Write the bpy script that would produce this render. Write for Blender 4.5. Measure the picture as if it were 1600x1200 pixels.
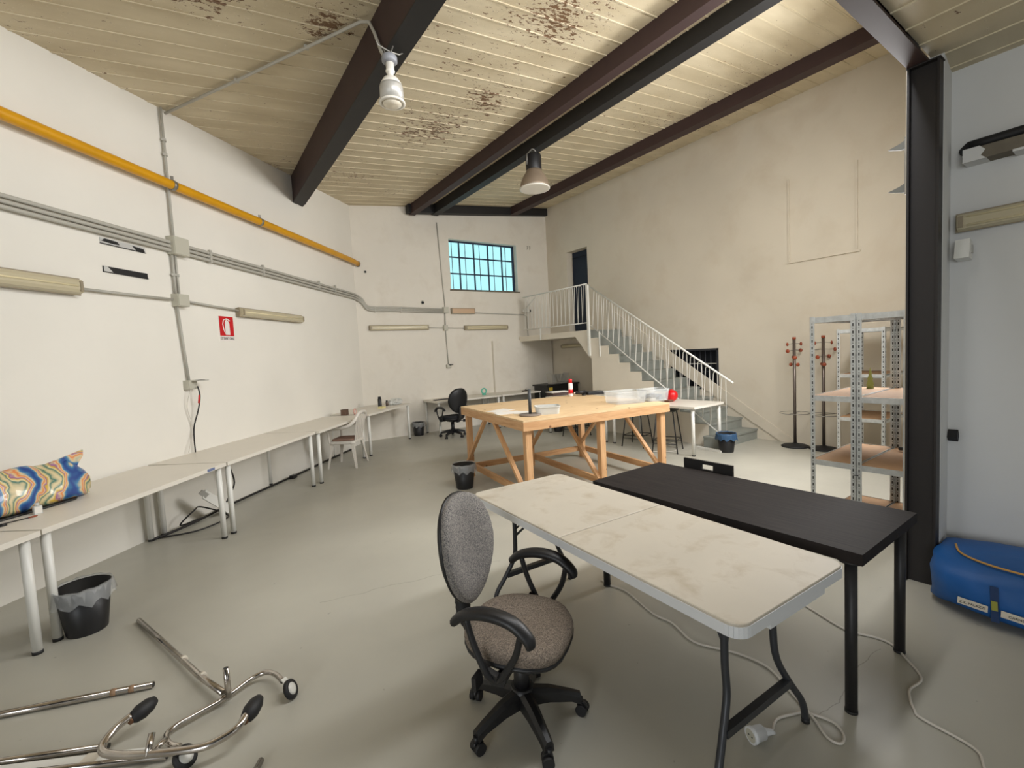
import bpy, bmesh, math, random
from mathutils import Vector, Matrix
random.seed(7)
PI = math.pi
for o in list(bpy.data.objects): bpy.data.objects.remove(o, do_unlink=True)
COL = bpy.context.scene.collection
SC = bpy.context.scene

# ------------------------------------------------------------------ camera
cam_d = bpy.data.cameras.new('camera'); cam = bpy.data.objects.new('camera', cam_d); COL.objects.link(cam)
cam_d.sensor_fit = 'HORIZONTAL'; cam_d.sensor_width = 36.0; cam_d.lens = 36.0*715/1600; cam_d.clip_start = .05; cam_d.clip_end = 200
M = ((0.81707, -0.57421, -0.05187), (-0.0806, -0.02468, -0.99644), (0.57088, 0.81834, -0.06645))
Rm = Matrix(((M[0][0], -M[1][0], -M[2][0]), (M[0][1], -M[1][1], -M[2][1]), (M[0][2], -M[1][2], -M[2][2])))
cam.matrix_world = Matrix.Translation((0, 0, 1.65)) @ Rm.to_4x4()
SC.camera = cam

# ------------------------------------------------------------------ world, lights, exposure
SC.view_settings.view_transform = 'Standard'; SC.view_settings.look = 'None'
SC.view_settings.gamma = 1.0; SC.view_settings.exposure = 0.0; SC.view_settings.use_curve_mapping = False
W = bpy.data.worlds.new('sky'); SC.world = W; W.use_nodes = True
bg = W.node_tree.nodes['Background']; bg.inputs[0].default_value = (.46, .93, 1.0, 1); bg.inputs[1].default_value = 1.15

def area(name, loc, target, sx, sy, power, col=(1, 1, 1)):
    l = bpy.data.lights.new(name, 'AREA'); l.shape = 'RECTANGLE'; l.size = sx; l.size_y = sy; l.energy = power; l.color = col
    o = bpy.data.objects.new(name, l); COL.objects.link(o); o.location = loc
    o.rotation_euler = (Vector(target)-Vector(loc)).to_track_quat('-Z', 'Y').to_euler()
    return o
area('hall_high_window_light', (3.1, 1.06, 3.98), (3.0, 6.0, .3), 4.8, .7, 245, (.985, .99, 1))
area('hall_side_fill_light', (5.9, 1.06, 2.75), (-.8, 5.2, .4), 2.8, 1.5, 300, (1, .99, .985))  # added fill with no visible source, for left wall and mid floor
area('street_door_light', (2.0, -4.6, 1.75), (.2, 3.5, 1.3), 3.2, 2.6, 18, (.88, .945, 1.0))
area('near_side_fill_light', (-4.6, -2.2, 1.9), (3.5, -.2, 1.9), 2.2, 2.0, 140, (.94, .975, 1.0))  # unseen fill, added to brighten the near right wall and foreground

# ------------------------------------------------------------------ materials
def lin(c):
    return tuple((x/255/12.92 if x/255 <= .04045 else ((x/255+.055)/1.055)**2.4) for x in c)+(1,)
MATS = {}
def mat(name, col, rough=.6, metal=0.0, noise=0.0, scale=6.0, bump=0.0, bscale=60.0, alpha=1.0, trans=0.0, spec=.5, emit=None, coat=0.0):
    m = bpy.data.materials.new(name); m.use_nodes = True; MATS[name] = m
    nt = m.node_tree; b = nt.nodes['Principled BSDF']; c = lin(col)
    b.inputs['Base Color'].default_value = c; b.inputs['Roughness'].default_value = rough; b.inputs['Metallic'].default_value = metal
    b.inputs['Specular IOR Level'].default_value = spec
    if trans: b.inputs['Transmission Weight'].default_value = trans
    if alpha < 1: b.inputs['Alpha'].default_value = alpha
    if coat: b.inputs['Coat Weight'].default_value = coat
    if emit: b.inputs['Emission Color'].default_value = lin(emit[0]); b.inputs['Emission Strength'].default_value = emit[1]
    geo = nt.nodes.new('ShaderNodeNewGeometry') if (noise or bump) else None
    if noise:
        n = nt.nodes.new('ShaderNodeTexNoise'); n.inputs['Scale'].default_value = scale; n.inputs['Detail'].default_value = 6
        nt.links.new(geo.outputs['Position'], n.inputs['Vector'])
        r = nt.nodes.new('ShaderNodeValToRGB'); r.color_ramp.elements[0].position = .3; r.color_ramp.elements[1].position = .7
        r.color_ramp.elements[0].color = tuple(v*(1-noise) for v in c[:3])+(1,); r.color_ramp.elements[1].color = tuple(min(1, v*(1+noise)) for v in c[:3])+(1,)
        nt.links.new(n.outputs['Fac'], r.inputs['Fac']); nt.links.new(r.outputs['Color'], b.inputs['Base Color'])
    if bump:
        n2 = nt.nodes.new('ShaderNodeTexNoise'); n2.inputs['Scale'].default_value = bscale; n2.inputs['Detail'].default_value = 4
        nt.links.new(geo.outputs['Position'], n2.inputs['Vector'])
        bp = nt.nodes.new('ShaderNodeBump'); bp.inputs['Strength'].default_value = bump; bp.inputs['Distance'].default_value = .01
        nt.links.new(n2.outputs['Fac'], bp.inputs['Height']); nt.links.new(bp.outputs['Normal'], b.inputs['Normal'])
    return m
def nodes(m): return m.node_tree, m.node_tree.nodes['Principled BSDF']
def mk(nt, t, **kw):
    n = nt.nodes.new(t)
    for k, v in kw.items(): setattr(n, k, v)
    return n

WALL = mat('white_plaster', (230, 226, 216), .85, noise=.035, scale=.9, bump=.22, bscale=7)
WALLR = mat('cream_plaster', (209, 200, 183), .88, noise=.06, scale=.7, bump=.35, bscale=5)
WALLN = mat('cool_plaster', (214, 214, 212), .85, noise=.04, scale=1.2, bump=.2, bscale=8)
WALLB = mat('old_plaster', (222, 216, 204), .88, noise=.05, scale=.8, bump=.3, bscale=6)
LANDW = mat('white_masonry', (222, 214, 198), .8, noise=.04, scale=2)
BROWN = mat('brown_painted_steel', (56, 38, 37), .62, noise=.08, scale=4)
BLACKST = mat('black_painted_steel', (27, 26, 27), .6, noise=.1, scale=4)
DARKCOL = mat('dark_column_steel', (30, 26, 26), .5, noise=.08, scale=3)
GREYPIPE = mat('grey_pvc_conduit', (176, 173, 163), .5)
GREYBOX = mat('grey_plastic_box', (186, 183, 168), .5)
YELLOW = mat('yellow_gas_pipe_paint', (212, 152, 8), .38, noise=.05)
LAMPB = mat('aged_lamp_housing', (142, 130, 108), .5)
LAMPC = mat('aged_lamp_cover', (190, 180, 152), .25)
TUBEM = mat('fluorescent_tube_off', (226, 214, 176), .3)
CLIP = mat('steel_clip', (140, 137, 130), .4, metal=.6)
RED = mat('sign_red', (196, 12, 24), .5)
SIGNW = mat('sign_white', (232, 226, 220), .5)
SIGNK = mat('sign_black', (50, 50, 48), .5)
SILVER = mat('silver_strip', (205, 205, 202), .35, metal=.3)
BLACKP = mat('black_plastic', (24, 24, 26), .42, bump=.08, bscale=300)
BLACKR = mat('black_rubber', (26, 26, 28), .6)
BLACKF = mat('black_fabric', (24, 25, 29), .9, bump=.3, bscale=400)
WHITEM = mat('white_powder_coat', (222, 221, 214), .35)
DESKW = mat('white_laminate', (221, 215, 203), .45, noise=.02, scale=3)
FEETK = mat('black_foot', (30, 30, 30), .6)
NAVY = mat('navy_window_paint', (20, 40, 66), .5)
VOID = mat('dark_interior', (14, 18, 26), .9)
NAVYD = mat('navy_doorway_dark', (14, 28, 48), .6)  # dark tone of the unlit doorway put into the colour
GRILLE = mat('dark_grille_paint', (38, 40, 46), .5)
STEPM = mat('grey_step_paint', (140, 143, 136), .55, noise=.1, scale=5)
CHROME = mat('worn_chrome', (190, 184, 178), .18, metal=1.0, noise=.25, scale=9)
GALV = mat('galvanised_steel', (200, 204, 205), .38, metal=.75, noise=.12, scale=25)
GALVH = mat('slot_hole', (28, 29, 30), .7)
MDF = mat('mdf_board', (146, 114, 82), .75, noise=.06, scale=30)
FOLDT = mat('worn_white_plastic', (186, 178, 163), .5, noise=.05, scale=3)
FOLDE = mat('white_plastic_edge', (214, 216, 218), .45)
FOLDL = mat('charcoal_tube', (56, 58, 62), .4, metal=.3)
BTOP = mat('black_brown_laminate', (48, 43, 42), .62, spec=.12)
BEDGE = mat('black_laminate_edge', (26, 25, 27), .5)
CLEAR = mat('clear_plastic', (222, 226, 226), .2, alpha=.24)
TUBW = mat('frosted_tub_plastic', (216, 217, 212), .35, alpha=.8)
LINER = mat('clear_bin_liner', (196, 198, 198), .22, alpha=.36, bump=.9, bscale=28)
LINERB = mat('blue_bin_liner', (52, 84, 118), .35, alpha=.92, bump=.8, bscale=28)
BLUE = mat('blue_bag_cloth', (10, 82, 150), .55, noise=.15, scale=3, bump=.5, bscale=9)
ORANGE = mat('orange_zip', (196, 148, 74), .6)
STRAPB = mat('blue_strap', (22, 52, 96), .6)
OLIVE = mat('yellow_green_print', (150, 150, 60), .6)
LABELP = mat('paper_label', (216, 208, 192), .7)
CORDW = mat('white_cord', (206, 200, 190), .5)
CORDK = mat('black_cord', (30, 28, 28), .5)
REDP = mat('red_plastic', (208, 14, 22), .35)
WOODK = mat('wooden_knob', (146, 66, 36), .45)
POLEM = mat('grey_metal_pole', (112, 102, 96), .32, metal=.7)
PLASW = mat('white_garden_plastic', (214, 208, 198), .4)
CUSH = mat('brown_cushion', (142, 112, 96), .9)
PAPER = mat('paper', (226, 222, 214), .8)
GLASSY = mat('lamp_glass', (205, 210, 200), .12, metal=.25)
LWHITE = mat('white_lamp_enamel', (226, 222, 212), .3)
LGREY = mat('brushed_aluminium', (184, 182, 176), .4, metal=.35)
BRONZE = mat('dusty_reflector', (150, 134, 116), .45, metal=.35)
TEAL = mat('teal_plastic', (96, 196, 170), .3, alpha=.85)
GREENT = mat('toy_tree_green', (150, 160, 92), .8)
CEMENT = mat('bare_cement', (112, 105, 92), .9, noise=.15, scale=12)
PINK = mat('pink_tape', (214, 168, 156), .5)

# painted plywood ceiling boards with peeling paint
def make_ceiling_mat():
    m = mat('peeling_board_paint', (198, 182, 146), .6); nt, b = nodes(m)
    geo = mk(nt, 'ShaderNodeNewGeometry'); mp = mk(nt, 'ShaderNodeMapping'); mp.inputs['Scale'].default_value = (1, 2.2, 1)
    nt.links.new(geo.outputs['Position'], mp.inputs['Vector'])
    big = mk(nt, 'ShaderNodeTexNoise'); big.inputs['Scale'].default_value = .55; big.inputs['Detail'].default_value = 3
    nt.links.new(geo.outputs['Position'], big.inputs['Vector'])
    fine = mk(nt, 'ShaderNodeTexNoise'); fine.inputs['Scale'].default_value = 13; fine.inputs['Detail'].default_value = 7; fine.inputs['Roughness'].default_value = .72
    nt.links.new(mp.outputs['Vector'], fine.inputs['Vector'])
    # distance to the large bare patch and two smaller ones
    def blob(c, r):
        d = mk(nt, 'ShaderNodeVectorMath', operation='DISTANCE'); d.inputs[1].default_value = c
        nt.links.new(geo.outputs['Position'], d.inputs[0])
        mr = mk(nt, 'ShaderNodeMapRange'); mr.inputs[1].default_value = r; mr.inputs[2].default_value = 0; mr.inputs[3].default_value = 0; mr.inputs[4].default_value = .17
        nt.links.new(d.outputs['Value'], mr.inputs[0]); return mr.outputs[0]
    acc = None
    for c, r in (((3.05, 5.85, 4.78), 1.15), ((3.3, 5.0, 4.8), .6), ((.3, 4.2, 4.5), .5), ((3.1, 3.35, 4.78), .65), ((1.2, 4.25, 4.58), .32)):
        o = blob(c, r)
        if acc is None: acc = o
        else:
            a = mk(nt, 'ShaderNodeMath', operation='MAXIMUM'); nt.links.new(acc, a.inputs[0]); nt.links.new(o, a.inputs[1]); acc = a.outputs[0]
    s = mk(nt, 'ShaderNodeMath', operation='MULTIPLY_ADD'); nt.links.new(big.outputs['Fac'], s.inputs[0]); s.inputs[1].default_value = .28; nt.links.new(fine.outputs['Fac'], s.inputs[2])
    t = mk(nt, 'ShaderNodeMath', operation='ADD'); nt.links.new(s.outputs[0], t.inputs[0]); nt.links.new(acc, t.inputs[1])
    r1 = mk(nt, 'ShaderNodeValToRGB'); r1.color_ramp.elements[0].position = .765; r1.color_ramp.elements[1].position = .79
    r1.color_ramp.elements[0].color = (0, 0, 0, 1); r1.color_ramp.elements[1].color = (1, 1, 1, 1)
    nt.links.new(t.outputs[0], r1.inputs['Fac'])
    r2 = mk(nt, 'ShaderNodeValToRGB'); e = r2.color_ramp.elements; e[0].position = .745; e[0].color = (0, 0, 0, 1); e[1].position = .76; e[1].color = (1, 1, 1, 1)
    x = e.new(.78); x.color = (0, 0, 0, 1)
    nt.links.new(t.outputs[0], r2.inputs['Fac'])
    tone = mk(nt, 'ShaderNodeTexNoise'); tone.inputs['Scale'].default_value = 2.2; tone.inputs['Detail'].default_value = 5
    mp2 = mk(nt, 'ShaderNodeMapping'); mp2.inputs['Scale'].default_value = (.5, 1.6, 1); nt.links.new(geo.outputs['Position'], mp2.inputs['Vector']); nt.links.new(mp2.outputs['Vector'], tone.inputs['Vector'])
    rt = mk(nt, 'ShaderNodeValToRGB'); rt.color_ramp.elements[0].position = .3; rt.color_ramp.elements[1].position = .75
    rt.color_ramp.elements[0].color = lin((190, 176, 146)); rt.color_ramp.elements[1].color = lin((216, 204, 176))
    nt.links.new(tone.outputs['Fac'], rt.inputs['Fac'])
    m1 = mk(nt, 'ShaderNodeMix', data_type='RGBA'); nt.links.new(r1.outputs['Color'], m1.inputs['Factor']); nt.links.new(rt.outputs['Color'], m1.inputs[6]); m1.inputs[7].default_value = lin((112, 84, 58))
    m2 = mk(nt, 'ShaderNodeMix', data_type='RGBA'); nt.links.new(r2.outputs['Color'], m2.inputs['Factor']); nt.links.new(m1.outputs[2], m2.inputs[6]); m2.inputs[7].default_value = lin((232, 222, 198))
    nt.links.new(m2.outputs[2], b.inputs['Base Color'])
    bp = mk(nt, 'ShaderNodeBump'); bp.inputs['Strength'].default_value = .4; bp.inputs['Distance'].default_value = .004; nt.links.new(r2.outputs['Color'], bp.inputs['Height']); nt.links.new(bp.outputs['Normal'], b.inputs['Normal'])
    return m
CEIL = make_ceiling_mat()

def make_floor_mat():
    m = mat('grey_resin_floor', (163, 158, 144), .32); nt, b = nodes(m)
    geo = mk(nt, 'ShaderNodeNewGeometry')
    n = mk(nt, 'ShaderNodeTexNoise'); n.inputs['Scale'].default_value = .8; n.inputs['Detail'].default_value = 6; nt.links.new(geo.outputs['Position'], n.inputs['Vector'])
    r = mk(nt, 'ShaderNodeValToRGB'); r.color_ramp.elements[0].position = .3; r.color_ramp.elements[1].position = .7
    r.color_ramp.elements[0].color = lin((168, 165, 154)); r.color_ramp.elements[1].color = lin((184, 181, 168))
    nt.links.new(n.outputs['Fac'], r.inputs['Fac'])
    sp = mk(nt, 'ShaderNodeTexNoise'); sp.inputs['Scale'].default_value = 17; sp.inputs['Detail'].default_value = 3; nt.links.new(geo.outputs['Position'], sp.inputs['Vector'])
    rs = mk(nt, 'ShaderNodeValToRGB'); rs.color_ramp.elements[0].position = .73; rs.color_ramp.elements[1].position = .76; nt.links.new(sp.outputs['Fac'], rs.inputs['Fac'])
    # one hairline crack as a wear mark
    sep = mk(nt, 'ShaderNodeSeparateXYZ'); nt.links.new(geo.outputs['Position'], sep.inputs[0])
    wv = mk(nt, 'ShaderNodeTexNoise'); wv.inputs['Scale'].default_value = 5; wv.inputs['Detail'].default_value = 5; nt.links.new(geo.outputs['Position'], wv.inputs['Vector'])
    def crack(y0, k, x0, x1):
        a = mk(nt, 'ShaderNodeMath', operation='MULTIPLY_ADD'); nt.links.new(sep.outputs['X'], a.inputs[0]); a.inputs[1].default_value = -k; nt.links.new(sep.outputs['Y'], a.inputs[2])
        b_ = mk(nt, 'ShaderNodeMath', operation='MULTIPLY_ADD'); nt.links.new(wv.outputs['Fac'], b_.inputs[0]); b_.inputs[1].default_value = .10; nt.links.new(a.outputs[0], b_.inputs[2])
        d = mk(nt, 'ShaderNodeMath', operation='SUBTRACT'); nt.links.new(b_.outputs[0], d.inputs[0]); d.inputs[1].default_value = y0+.05
        ab = mk(nt, 'ShaderNodeMath', operation='ABSOLUTE'); nt.links.new(d.outputs[0], ab.inputs[0])
        lt = mk(nt, 'ShaderNodeMath', operation='LESS_THAN'); nt.links.new(ab.outputs[0], lt.inputs[0]); lt.inputs[1].default_value = .0022
        g1 = mk(nt, 'ShaderNodeMath', operation='GREATER_THAN'); nt.links.new(sep.outputs['X'], g1.inputs[0]); g1.inputs[1].default_value = x0
        g2 = mk(nt, 'ShaderNodeMath', operation='LESS_THAN'); nt.links.new(sep.outputs['X'], g2.inputs[0]); g2.inputs[1].default_value = x1
        m_ = mk(nt, 'ShaderNodeMath', operation='MULTIPLY'); nt.links.new(lt.outputs[0], m_.inputs[0]); nt.links.new(g1.outputs[0], m_.inputs[1])
        m2_ = mk(nt, 'ShaderNodeMath', operation='MULTIPLY'); nt.links.new(m_.outputs[0], m2_.inputs[0]); nt.links.new(g2.outputs[0], m2_.inputs[1]); return m2_.outputs[0]
    c1 = crack(.78, .02, 2.1, 2.85); c2 = crack(3.45, -.22, .6, 1.9)
    mx = mk(nt, 'ShaderNodeMath', operation='MAXIMUM'); nt.links.new(c1, mx.inputs[0]); nt.links.new(c2, mx.inputs[1])
    mx2 = mk(nt, 'ShaderNodeMath', operation='MAXIMUM'); nt.links.new(mx.outputs[0], mx2.inputs[0]); nt.links.new(rs.outputs['Color'], mx2.inputs[1])
    sc = mk(nt, 'ShaderNodeMath', operation='MULTIPLY'); nt.links.new(mx2.outputs[0], sc.inputs[0]); sc.inputs[1].default_value = .45
    m1 = mk(nt, 'ShaderNodeMix', data_type='RGBA'); nt.links.new(sc.outputs[0], m1.inputs['Factor']); nt.links.new(r.outputs['Color'], m1.inputs[6]); m1.inputs[7].default_value = lin((96, 90, 80))
    nt.links.new(m1.outputs[2], b.inputs['Base Color'])
    rr = mk(nt, 'ShaderNodeMapRange'); rr.inputs[3].default_value = .26; rr.inputs[4].default_value = .42; nt.links.new(wv.outputs['Fac'], rr.inputs[0]); nt.links.new(rr.outputs[0], b.inputs['Roughness'])
    return m
FLOORM = make_floor_mat()

def make_wood(name, c0, c1, c2, sc=(1, 1, 12)):
    m = mat(name, c0, .6); nt, b = nodes(m)
    tc = mk(nt, 'ShaderNodeTexCoord'); mp = mk(nt, 'ShaderNodeMapping'); mp.inputs['Scale'].default_value = sc
    nt.links.new(tc.outputs['Object'], mp.inputs['Vector'])
    n = mk(nt, 'ShaderNodeTexNoise'); n.inputs['Scale'].default_value = 3; n.inputs['Detail'].default_value = 8; n.inputs['Distortion'].default_value = 1.2
    nt.links.new(mp.outputs['Vector'], n.inputs['Vector'])
    r = mk(nt, 'ShaderNodeValToRGB'); r.color_ramp.elements[0].position = .3; r.color_ramp.elements[1].position = .72
    r.color_ramp.elements[0].color = lin(c1); r.color_ramp.elements[1].color = lin(c2); nt.links.new(n.outputs['Fac'], r.inputs['Fac'])
    v = mk(nt, 'ShaderNodeTexVoronoi'); v.inputs['Scale'].default_value = 5.5; nt.links.new(tc.outputs['Object'], v.inputs['Vector'])
    k = mk(nt, 'ShaderNodeValToRGB'); k.color_ramp.elements[0].position = .055; k.color_ramp.elements[0].color = (1, 1, 1, 1); k.color_ramp.elements[1].position = .10; k.color_ramp.elements[1].color = (0, 0, 0, 1)
    nt.links.new(v.outputs['Distance'], k.inputs['Fac'])
    mx = mk(nt, 'ShaderNodeMix', data_type='RGBA'); nt.links.new(k.outputs['Color'], mx.inputs['Factor']); nt.links.new(r.outputs['Color'], mx.inputs[6]); mx.inputs[7].default_value = lin((122, 78, 44))
    nt.links.new(mx.outputs[2], b.inputs['Base Color']); return m
PINE = make_wood('pine_batten', (206, 158, 108), (190, 142, 96), (216, 174, 128), (9, 9, .9))
PLY = make_wood('plywood_sheet', (220, 190, 146), (208, 174, 130), (226, 198, 156), (1, 9, 1))
nt_, b_ = nodes(PLY)

def make_fabric():
    m = mat('grey_chair_fabric', (122, 119, 116), .95); nt, b = nodes(m)
    geo = mk(nt, 'ShaderNodeNewGeometry'); n = mk(nt, 'ShaderNodeTexNoise'); n.inputs['Scale'].default_value = 190; n.inputs['Detail'].default_value = 3
    nt.links.new(geo.outputs['Position'], n.inputs['Vector'])
    r = mk(nt, 'ShaderNodeValToRGB'); r.color_ramp.elements[0].position = .35; r.color_ramp.elements[1].position = .68
    r.color_ramp.elements[0].color = lin((92, 90, 92)); r.color_ramp.elements[1].color = lin((168, 162, 154)); nt.links.new(n.outputs['Fac'], r.inputs['Fac'])
    n2 = mk(nt, 'ShaderNodeTexNoise'); n2.inputs['Scale'].default_value = 4; nt.links.new(geo.outputs['Position'], n2.inputs['Vector'])
    mx = mk(nt, 'ShaderNodeMix', data_type='RGBA', blend_type='MULTIPLY'); mx.inputs['Factor'].default_value = .35
    nt.links.new(r.outputs['Color'], mx.inputs[6]); nt.links.new(n2.outputs['Fac'], mx.inputs[7]); nt.links.new(mx.outputs[2], b.inputs['Base Color'])
    bp = mk(nt, 'ShaderNodeBump'); bp.inputs['Strength'].default_value = .5; bp.inputs['Distance'].default_value = .002; nt.links.new(n.outputs['Fac'], bp.inputs['Height']); nt.links.new(bp.outputs['Normal'], b.inputs['Normal'])
    return m
GFAB = make_fabric()
SFAB = make_fabric(); SFAB.name = 'worn_brown_grey_fabric'; SFAB.node_tree.nodes['Color Ramp'].color_ramp.elements[0].color = lin((96, 86, 78)); SFAB.node_tree.nodes['Color Ramp'].color_ramp.elements[1].color = lin((158, 144, 128))

def make_swirl():
    m = mat('swirl_printed_vinyl', (200, 180, 120), .35, coat=.3); nt, b = nodes(m)
    tc = mk(nt, 'ShaderNodeTexCoord')
    w = mk(nt, 'ShaderNodeTexWave'); w.wave_type = 'BANDS'; w.bands_direction = 'X'; w.inputs['Scale'].default_value = 1.1; w.inputs['Distortion'].default_value = 11; w.inputs['Detail'].default_value = 3.5; w.inputs['Detail Scale'].default_value = 1.6; w.inputs['Detail Roughness'].default_value = .6
    nt.links.new(tc.outputs['Object'], w.inputs['Vector'])
    r = mk(nt, 'ShaderNodeValToRGB'); e = r.color_ramp.elements; e[0].position = 0; e[0].color = lin((40, 72, 140)); e[1].position = 1; e[1].color = lin((214, 196, 150))
    for p, c in ((.12, (70, 130, 170)), (.24, (214, 200, 160)), (.36, (224, 128, 66)), (.46, (222, 196, 150)), (.56, (150, 90, 150)), (.66, (206, 170, 50)), (.78, (224, 206, 160)), (.9, (40, 110, 96))):
        x = e.new(p); x.color = lin(c)
    nt.links.new(w.outputs['Fac'], r.inputs['Fac']); nt.links.new(r.outputs['Color'], b.inputs['Base Color']); return m
SWIRL = make_swirl()

def stain_top(m, c_dirty, amt=.7, p0=.54, sc=7):
    nt, b = nodes(m); geo = mk(nt, 'ShaderNodeNewGeometry')
    n = mk(nt, 'ShaderNodeTexNoise'); n.inputs['Scale'].default_value = sc; n.inputs['Detail'].default_value = 8; n.inputs['Roughness'].default_value = .62; n.inputs['Distortion'].default_value = .3
    nt.links.new(geo.outputs['Position'], n.inputs['Vector'])
    r = mk(nt, 'ShaderNodeValToRGB'); r.color_ramp.elements[0].position = p0; r.color_ramp.elements[1].position = p0+.2; r.color_ramp.elements[0].color = (0, 0, 0, 1); r.color_ramp.elements[1].color = (amt, amt, amt, 1)
    nt.links.new(n.outputs['Fac'], r.inputs['Fac'])
    src = b.inputs['Base Color'].links[0].from_socket
    mx = mk(nt, 'ShaderNodeMix', data_type='RGBA'); nt.links.new(r.outputs['Color'], mx.inputs['Factor']); nt.links.new(src, mx.inputs[6]); mx.inputs[7].default_value = lin(c_dirty)
    nt.links.new(mx.outputs[2], b.inputs['Base Color'])
stain_top(FOLDT, (150, 133, 108), .55, .52, 6); stain_top(WALLR, (196, 182, 160), .45, .5, 1.3); stain_top(WALLB, (198, 188, 172), .4, .5, 1.6)
# black brown table top with a faint grain
nt_, b_ = nodes(BTOP); tc_ = mk(nt_, 'ShaderNodeTexCoord'); mp_ = mk(nt_, 'ShaderNodeMapping'); mp_.inputs['Scale'].default_value = (40, 1.5, 1); n_ = mk(nt_, 'ShaderNodeTexNoise'); n_.inputs['Scale'].default_value = 2.5; n_.inputs['Detail'].default_value = 6
nt_.links.new(tc_.outputs['Object'], mp_.inputs['Vector']); nt_.links.new(mp_.outputs['Vector'], n_.inputs['Vector'])
r_ = mk(nt_, 'ShaderNodeValToRGB'); r_.color_ramp.elements[0].color = lin((30, 27, 27)); r_.color_ramp.elements[1].color = lin((46, 41, 39)); r_.color_ramp.elements[0].position = .35; r_.color_ramp.elements[1].position = .7
nt_.links.new(n_.outputs['Fac'], r_.inputs['Fac']); nt_.links.new(r_.outputs['Color'], b_.inputs['Base Color'])

# ------------------------------------------------------------------ mesh helpers
V = Vector
def box(bm, x0, x1, y0, y1, z0, z1, mx=None):
    vs = [bm.verts.new((x, y, z)) for x in (x0, x1) for y in (y0, y1) for z in (z0, z1)]
    if mx is not None:
        for v in vs: v.co = mx @ v.co
    for f in ((0, 1, 3, 2), (4, 6, 7, 5), (0, 4, 5, 1), (2, 3, 7, 6), (0, 2, 6, 4), (1, 5, 7, 3)):
        bm.faces.new([vs[i] for i in f])
    return vs
def bar(bm, a, b, w, h, up=(0, 0, 1)):
    a = V(a); b = V(b); d = b-a; L = d.length; d.normalize(); u = V(up)
    if abs(d.dot(u)) > .99: u = V((0, 1, 0))
    s = d.cross(u).normalized(); u = s.cross(d).normalized()
    mx = Matrix(((d.x, s.x, u.x, a.x), (d.y, s.y, u.y, a.y), (d.z, s.z, u.z, a.z), (0, 0, 0, 1)))
    box(bm, 0, L, -w/2, w/2, -h/2, h/2, mx)
def prism(bm, pts, axis, a0, a1):
    """polygon in the plane across AXIS (0: y,z  1: x,z  2: x,y) pushed from a0 to a1"""
    def P(p, a): return (a, p[0], p[1]) if axis == 0 else ((p[0], a, p[1]) if axis == 1 else (p[0], p[1], a))
    A = [bm.verts.new(P(p, a0)) for p in pts]; B = [bm.verts.new(P(p, a1)) for p in pts]; n = len(pts)
    bm.faces.new(A); bm.faces.new(B[::-1])
    for i in range(n): bm.faces.new((A[i], B[i], B[(i+1) % n], A[(i+1) % n]))
def tube(bm, pts, r, seg=10, caps=True, closed=False):
    pts = [V(p) for p in pts]; n = len(pts); rings = []; prev = None
    rr = r if isinstance(r, (list, tuple)) else [r]*n
    for i, p in enumerate(pts):
        if closed: t = (pts[(i+1) % n]-pts[i-1])
        else: t = (pts[min(i+1, n-1)]-pts[max(i-1, 0)])
        t.normalize()
        if prev is None:
            u = V((0, 0, 1)) if abs(t.z) < .9 else V((1, 0, 0)); prev = (u-t*u.dot(t)).normalized()
        else:
            prev = prev-t*prev.dot(t)
            prev = prev.normalized() if prev.length > 1e-6 else t.orthogonal().normalized()
        b = t.cross(prev)
        rings.append([bm.verts.new(p+(prev*math.cos(2*PI*k/seg)+b*math.sin(2*PI*k/seg))*rr[i]) for k in range(seg)])
    for i in range(n-1 if not closed else n):
        A = rings[i]; B = rings[(i+1) % n]
        for k in range(seg):
            f = bm.faces.new((A[k], A[(k+1) % seg], B[(k+1) % seg], B[k])); f.smooth = True
    if caps and not closed: bm.faces.new(rings[0][::-1]); bm.faces.new(rings[-1])
def smooth(pts, n=6):
    pts = [V(p) for p in pts]; out = []
    for i in range(len(pts)-1):
        p0 = pts[max(i-1, 0)]; p1 = pts[i]; p2 = pts[i+1]; p3 = pts[min(i+2, len(pts)-1)]
        for k in range(n):
            t = k/n; out.append(.5*((2*p1)+(-p0+p2)*t+(2*p0-5*p1+4*p2-p3)*t*t+(-p0+3*p1-3*p2+p3)*t**3))
    out.append(pts[-1]); return out
def lathe(bm, prof, seg=20, c=(0, 0, 0), mx=None, closed=False):
    rings = []
    for r, z in prof:
        ring = []
        for k in range(seg):
            co = V((c[0]+r*math.cos(2*PI*k/seg), c[1]+r*math.sin(2*PI*k/seg), c[2]+z))
            if mx is not None: co = mx @ co
            ring.append(bm.verts.new(co))
        rings.append(ring)
    for A, B in zip(rings, rings[1:]):
        for k in range(seg):
            f = bm.faces.new((A[k], A[(k+1) % seg], B[(k+1) % seg], B[k])); f.smooth = True
    if prof[0][0] > 1e-6: bm.faces.new(rings[0][::-1])
    if prof[-1][0] > 1e-6: bm.faces.new(rings[-1])
def cyl(bm, a, b, r, seg=14): tube(bm, (a, b), r, seg)
def rrect(w, d, r, n=5, cx=0, cy=0):
    out = []
    for sx, sy, a0 in ((1, 1, 0), (-1, 1, 90), (-1, -1, 180), (1, -1, 270)):
        for k in range(n+1):
            a = math.radians(a0+90*k/n); out.append((cx+sx*(w/2-r)+r*math.cos(a), cy+sy*(d/2-r)+r*math.sin(a)))
    return out
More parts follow.
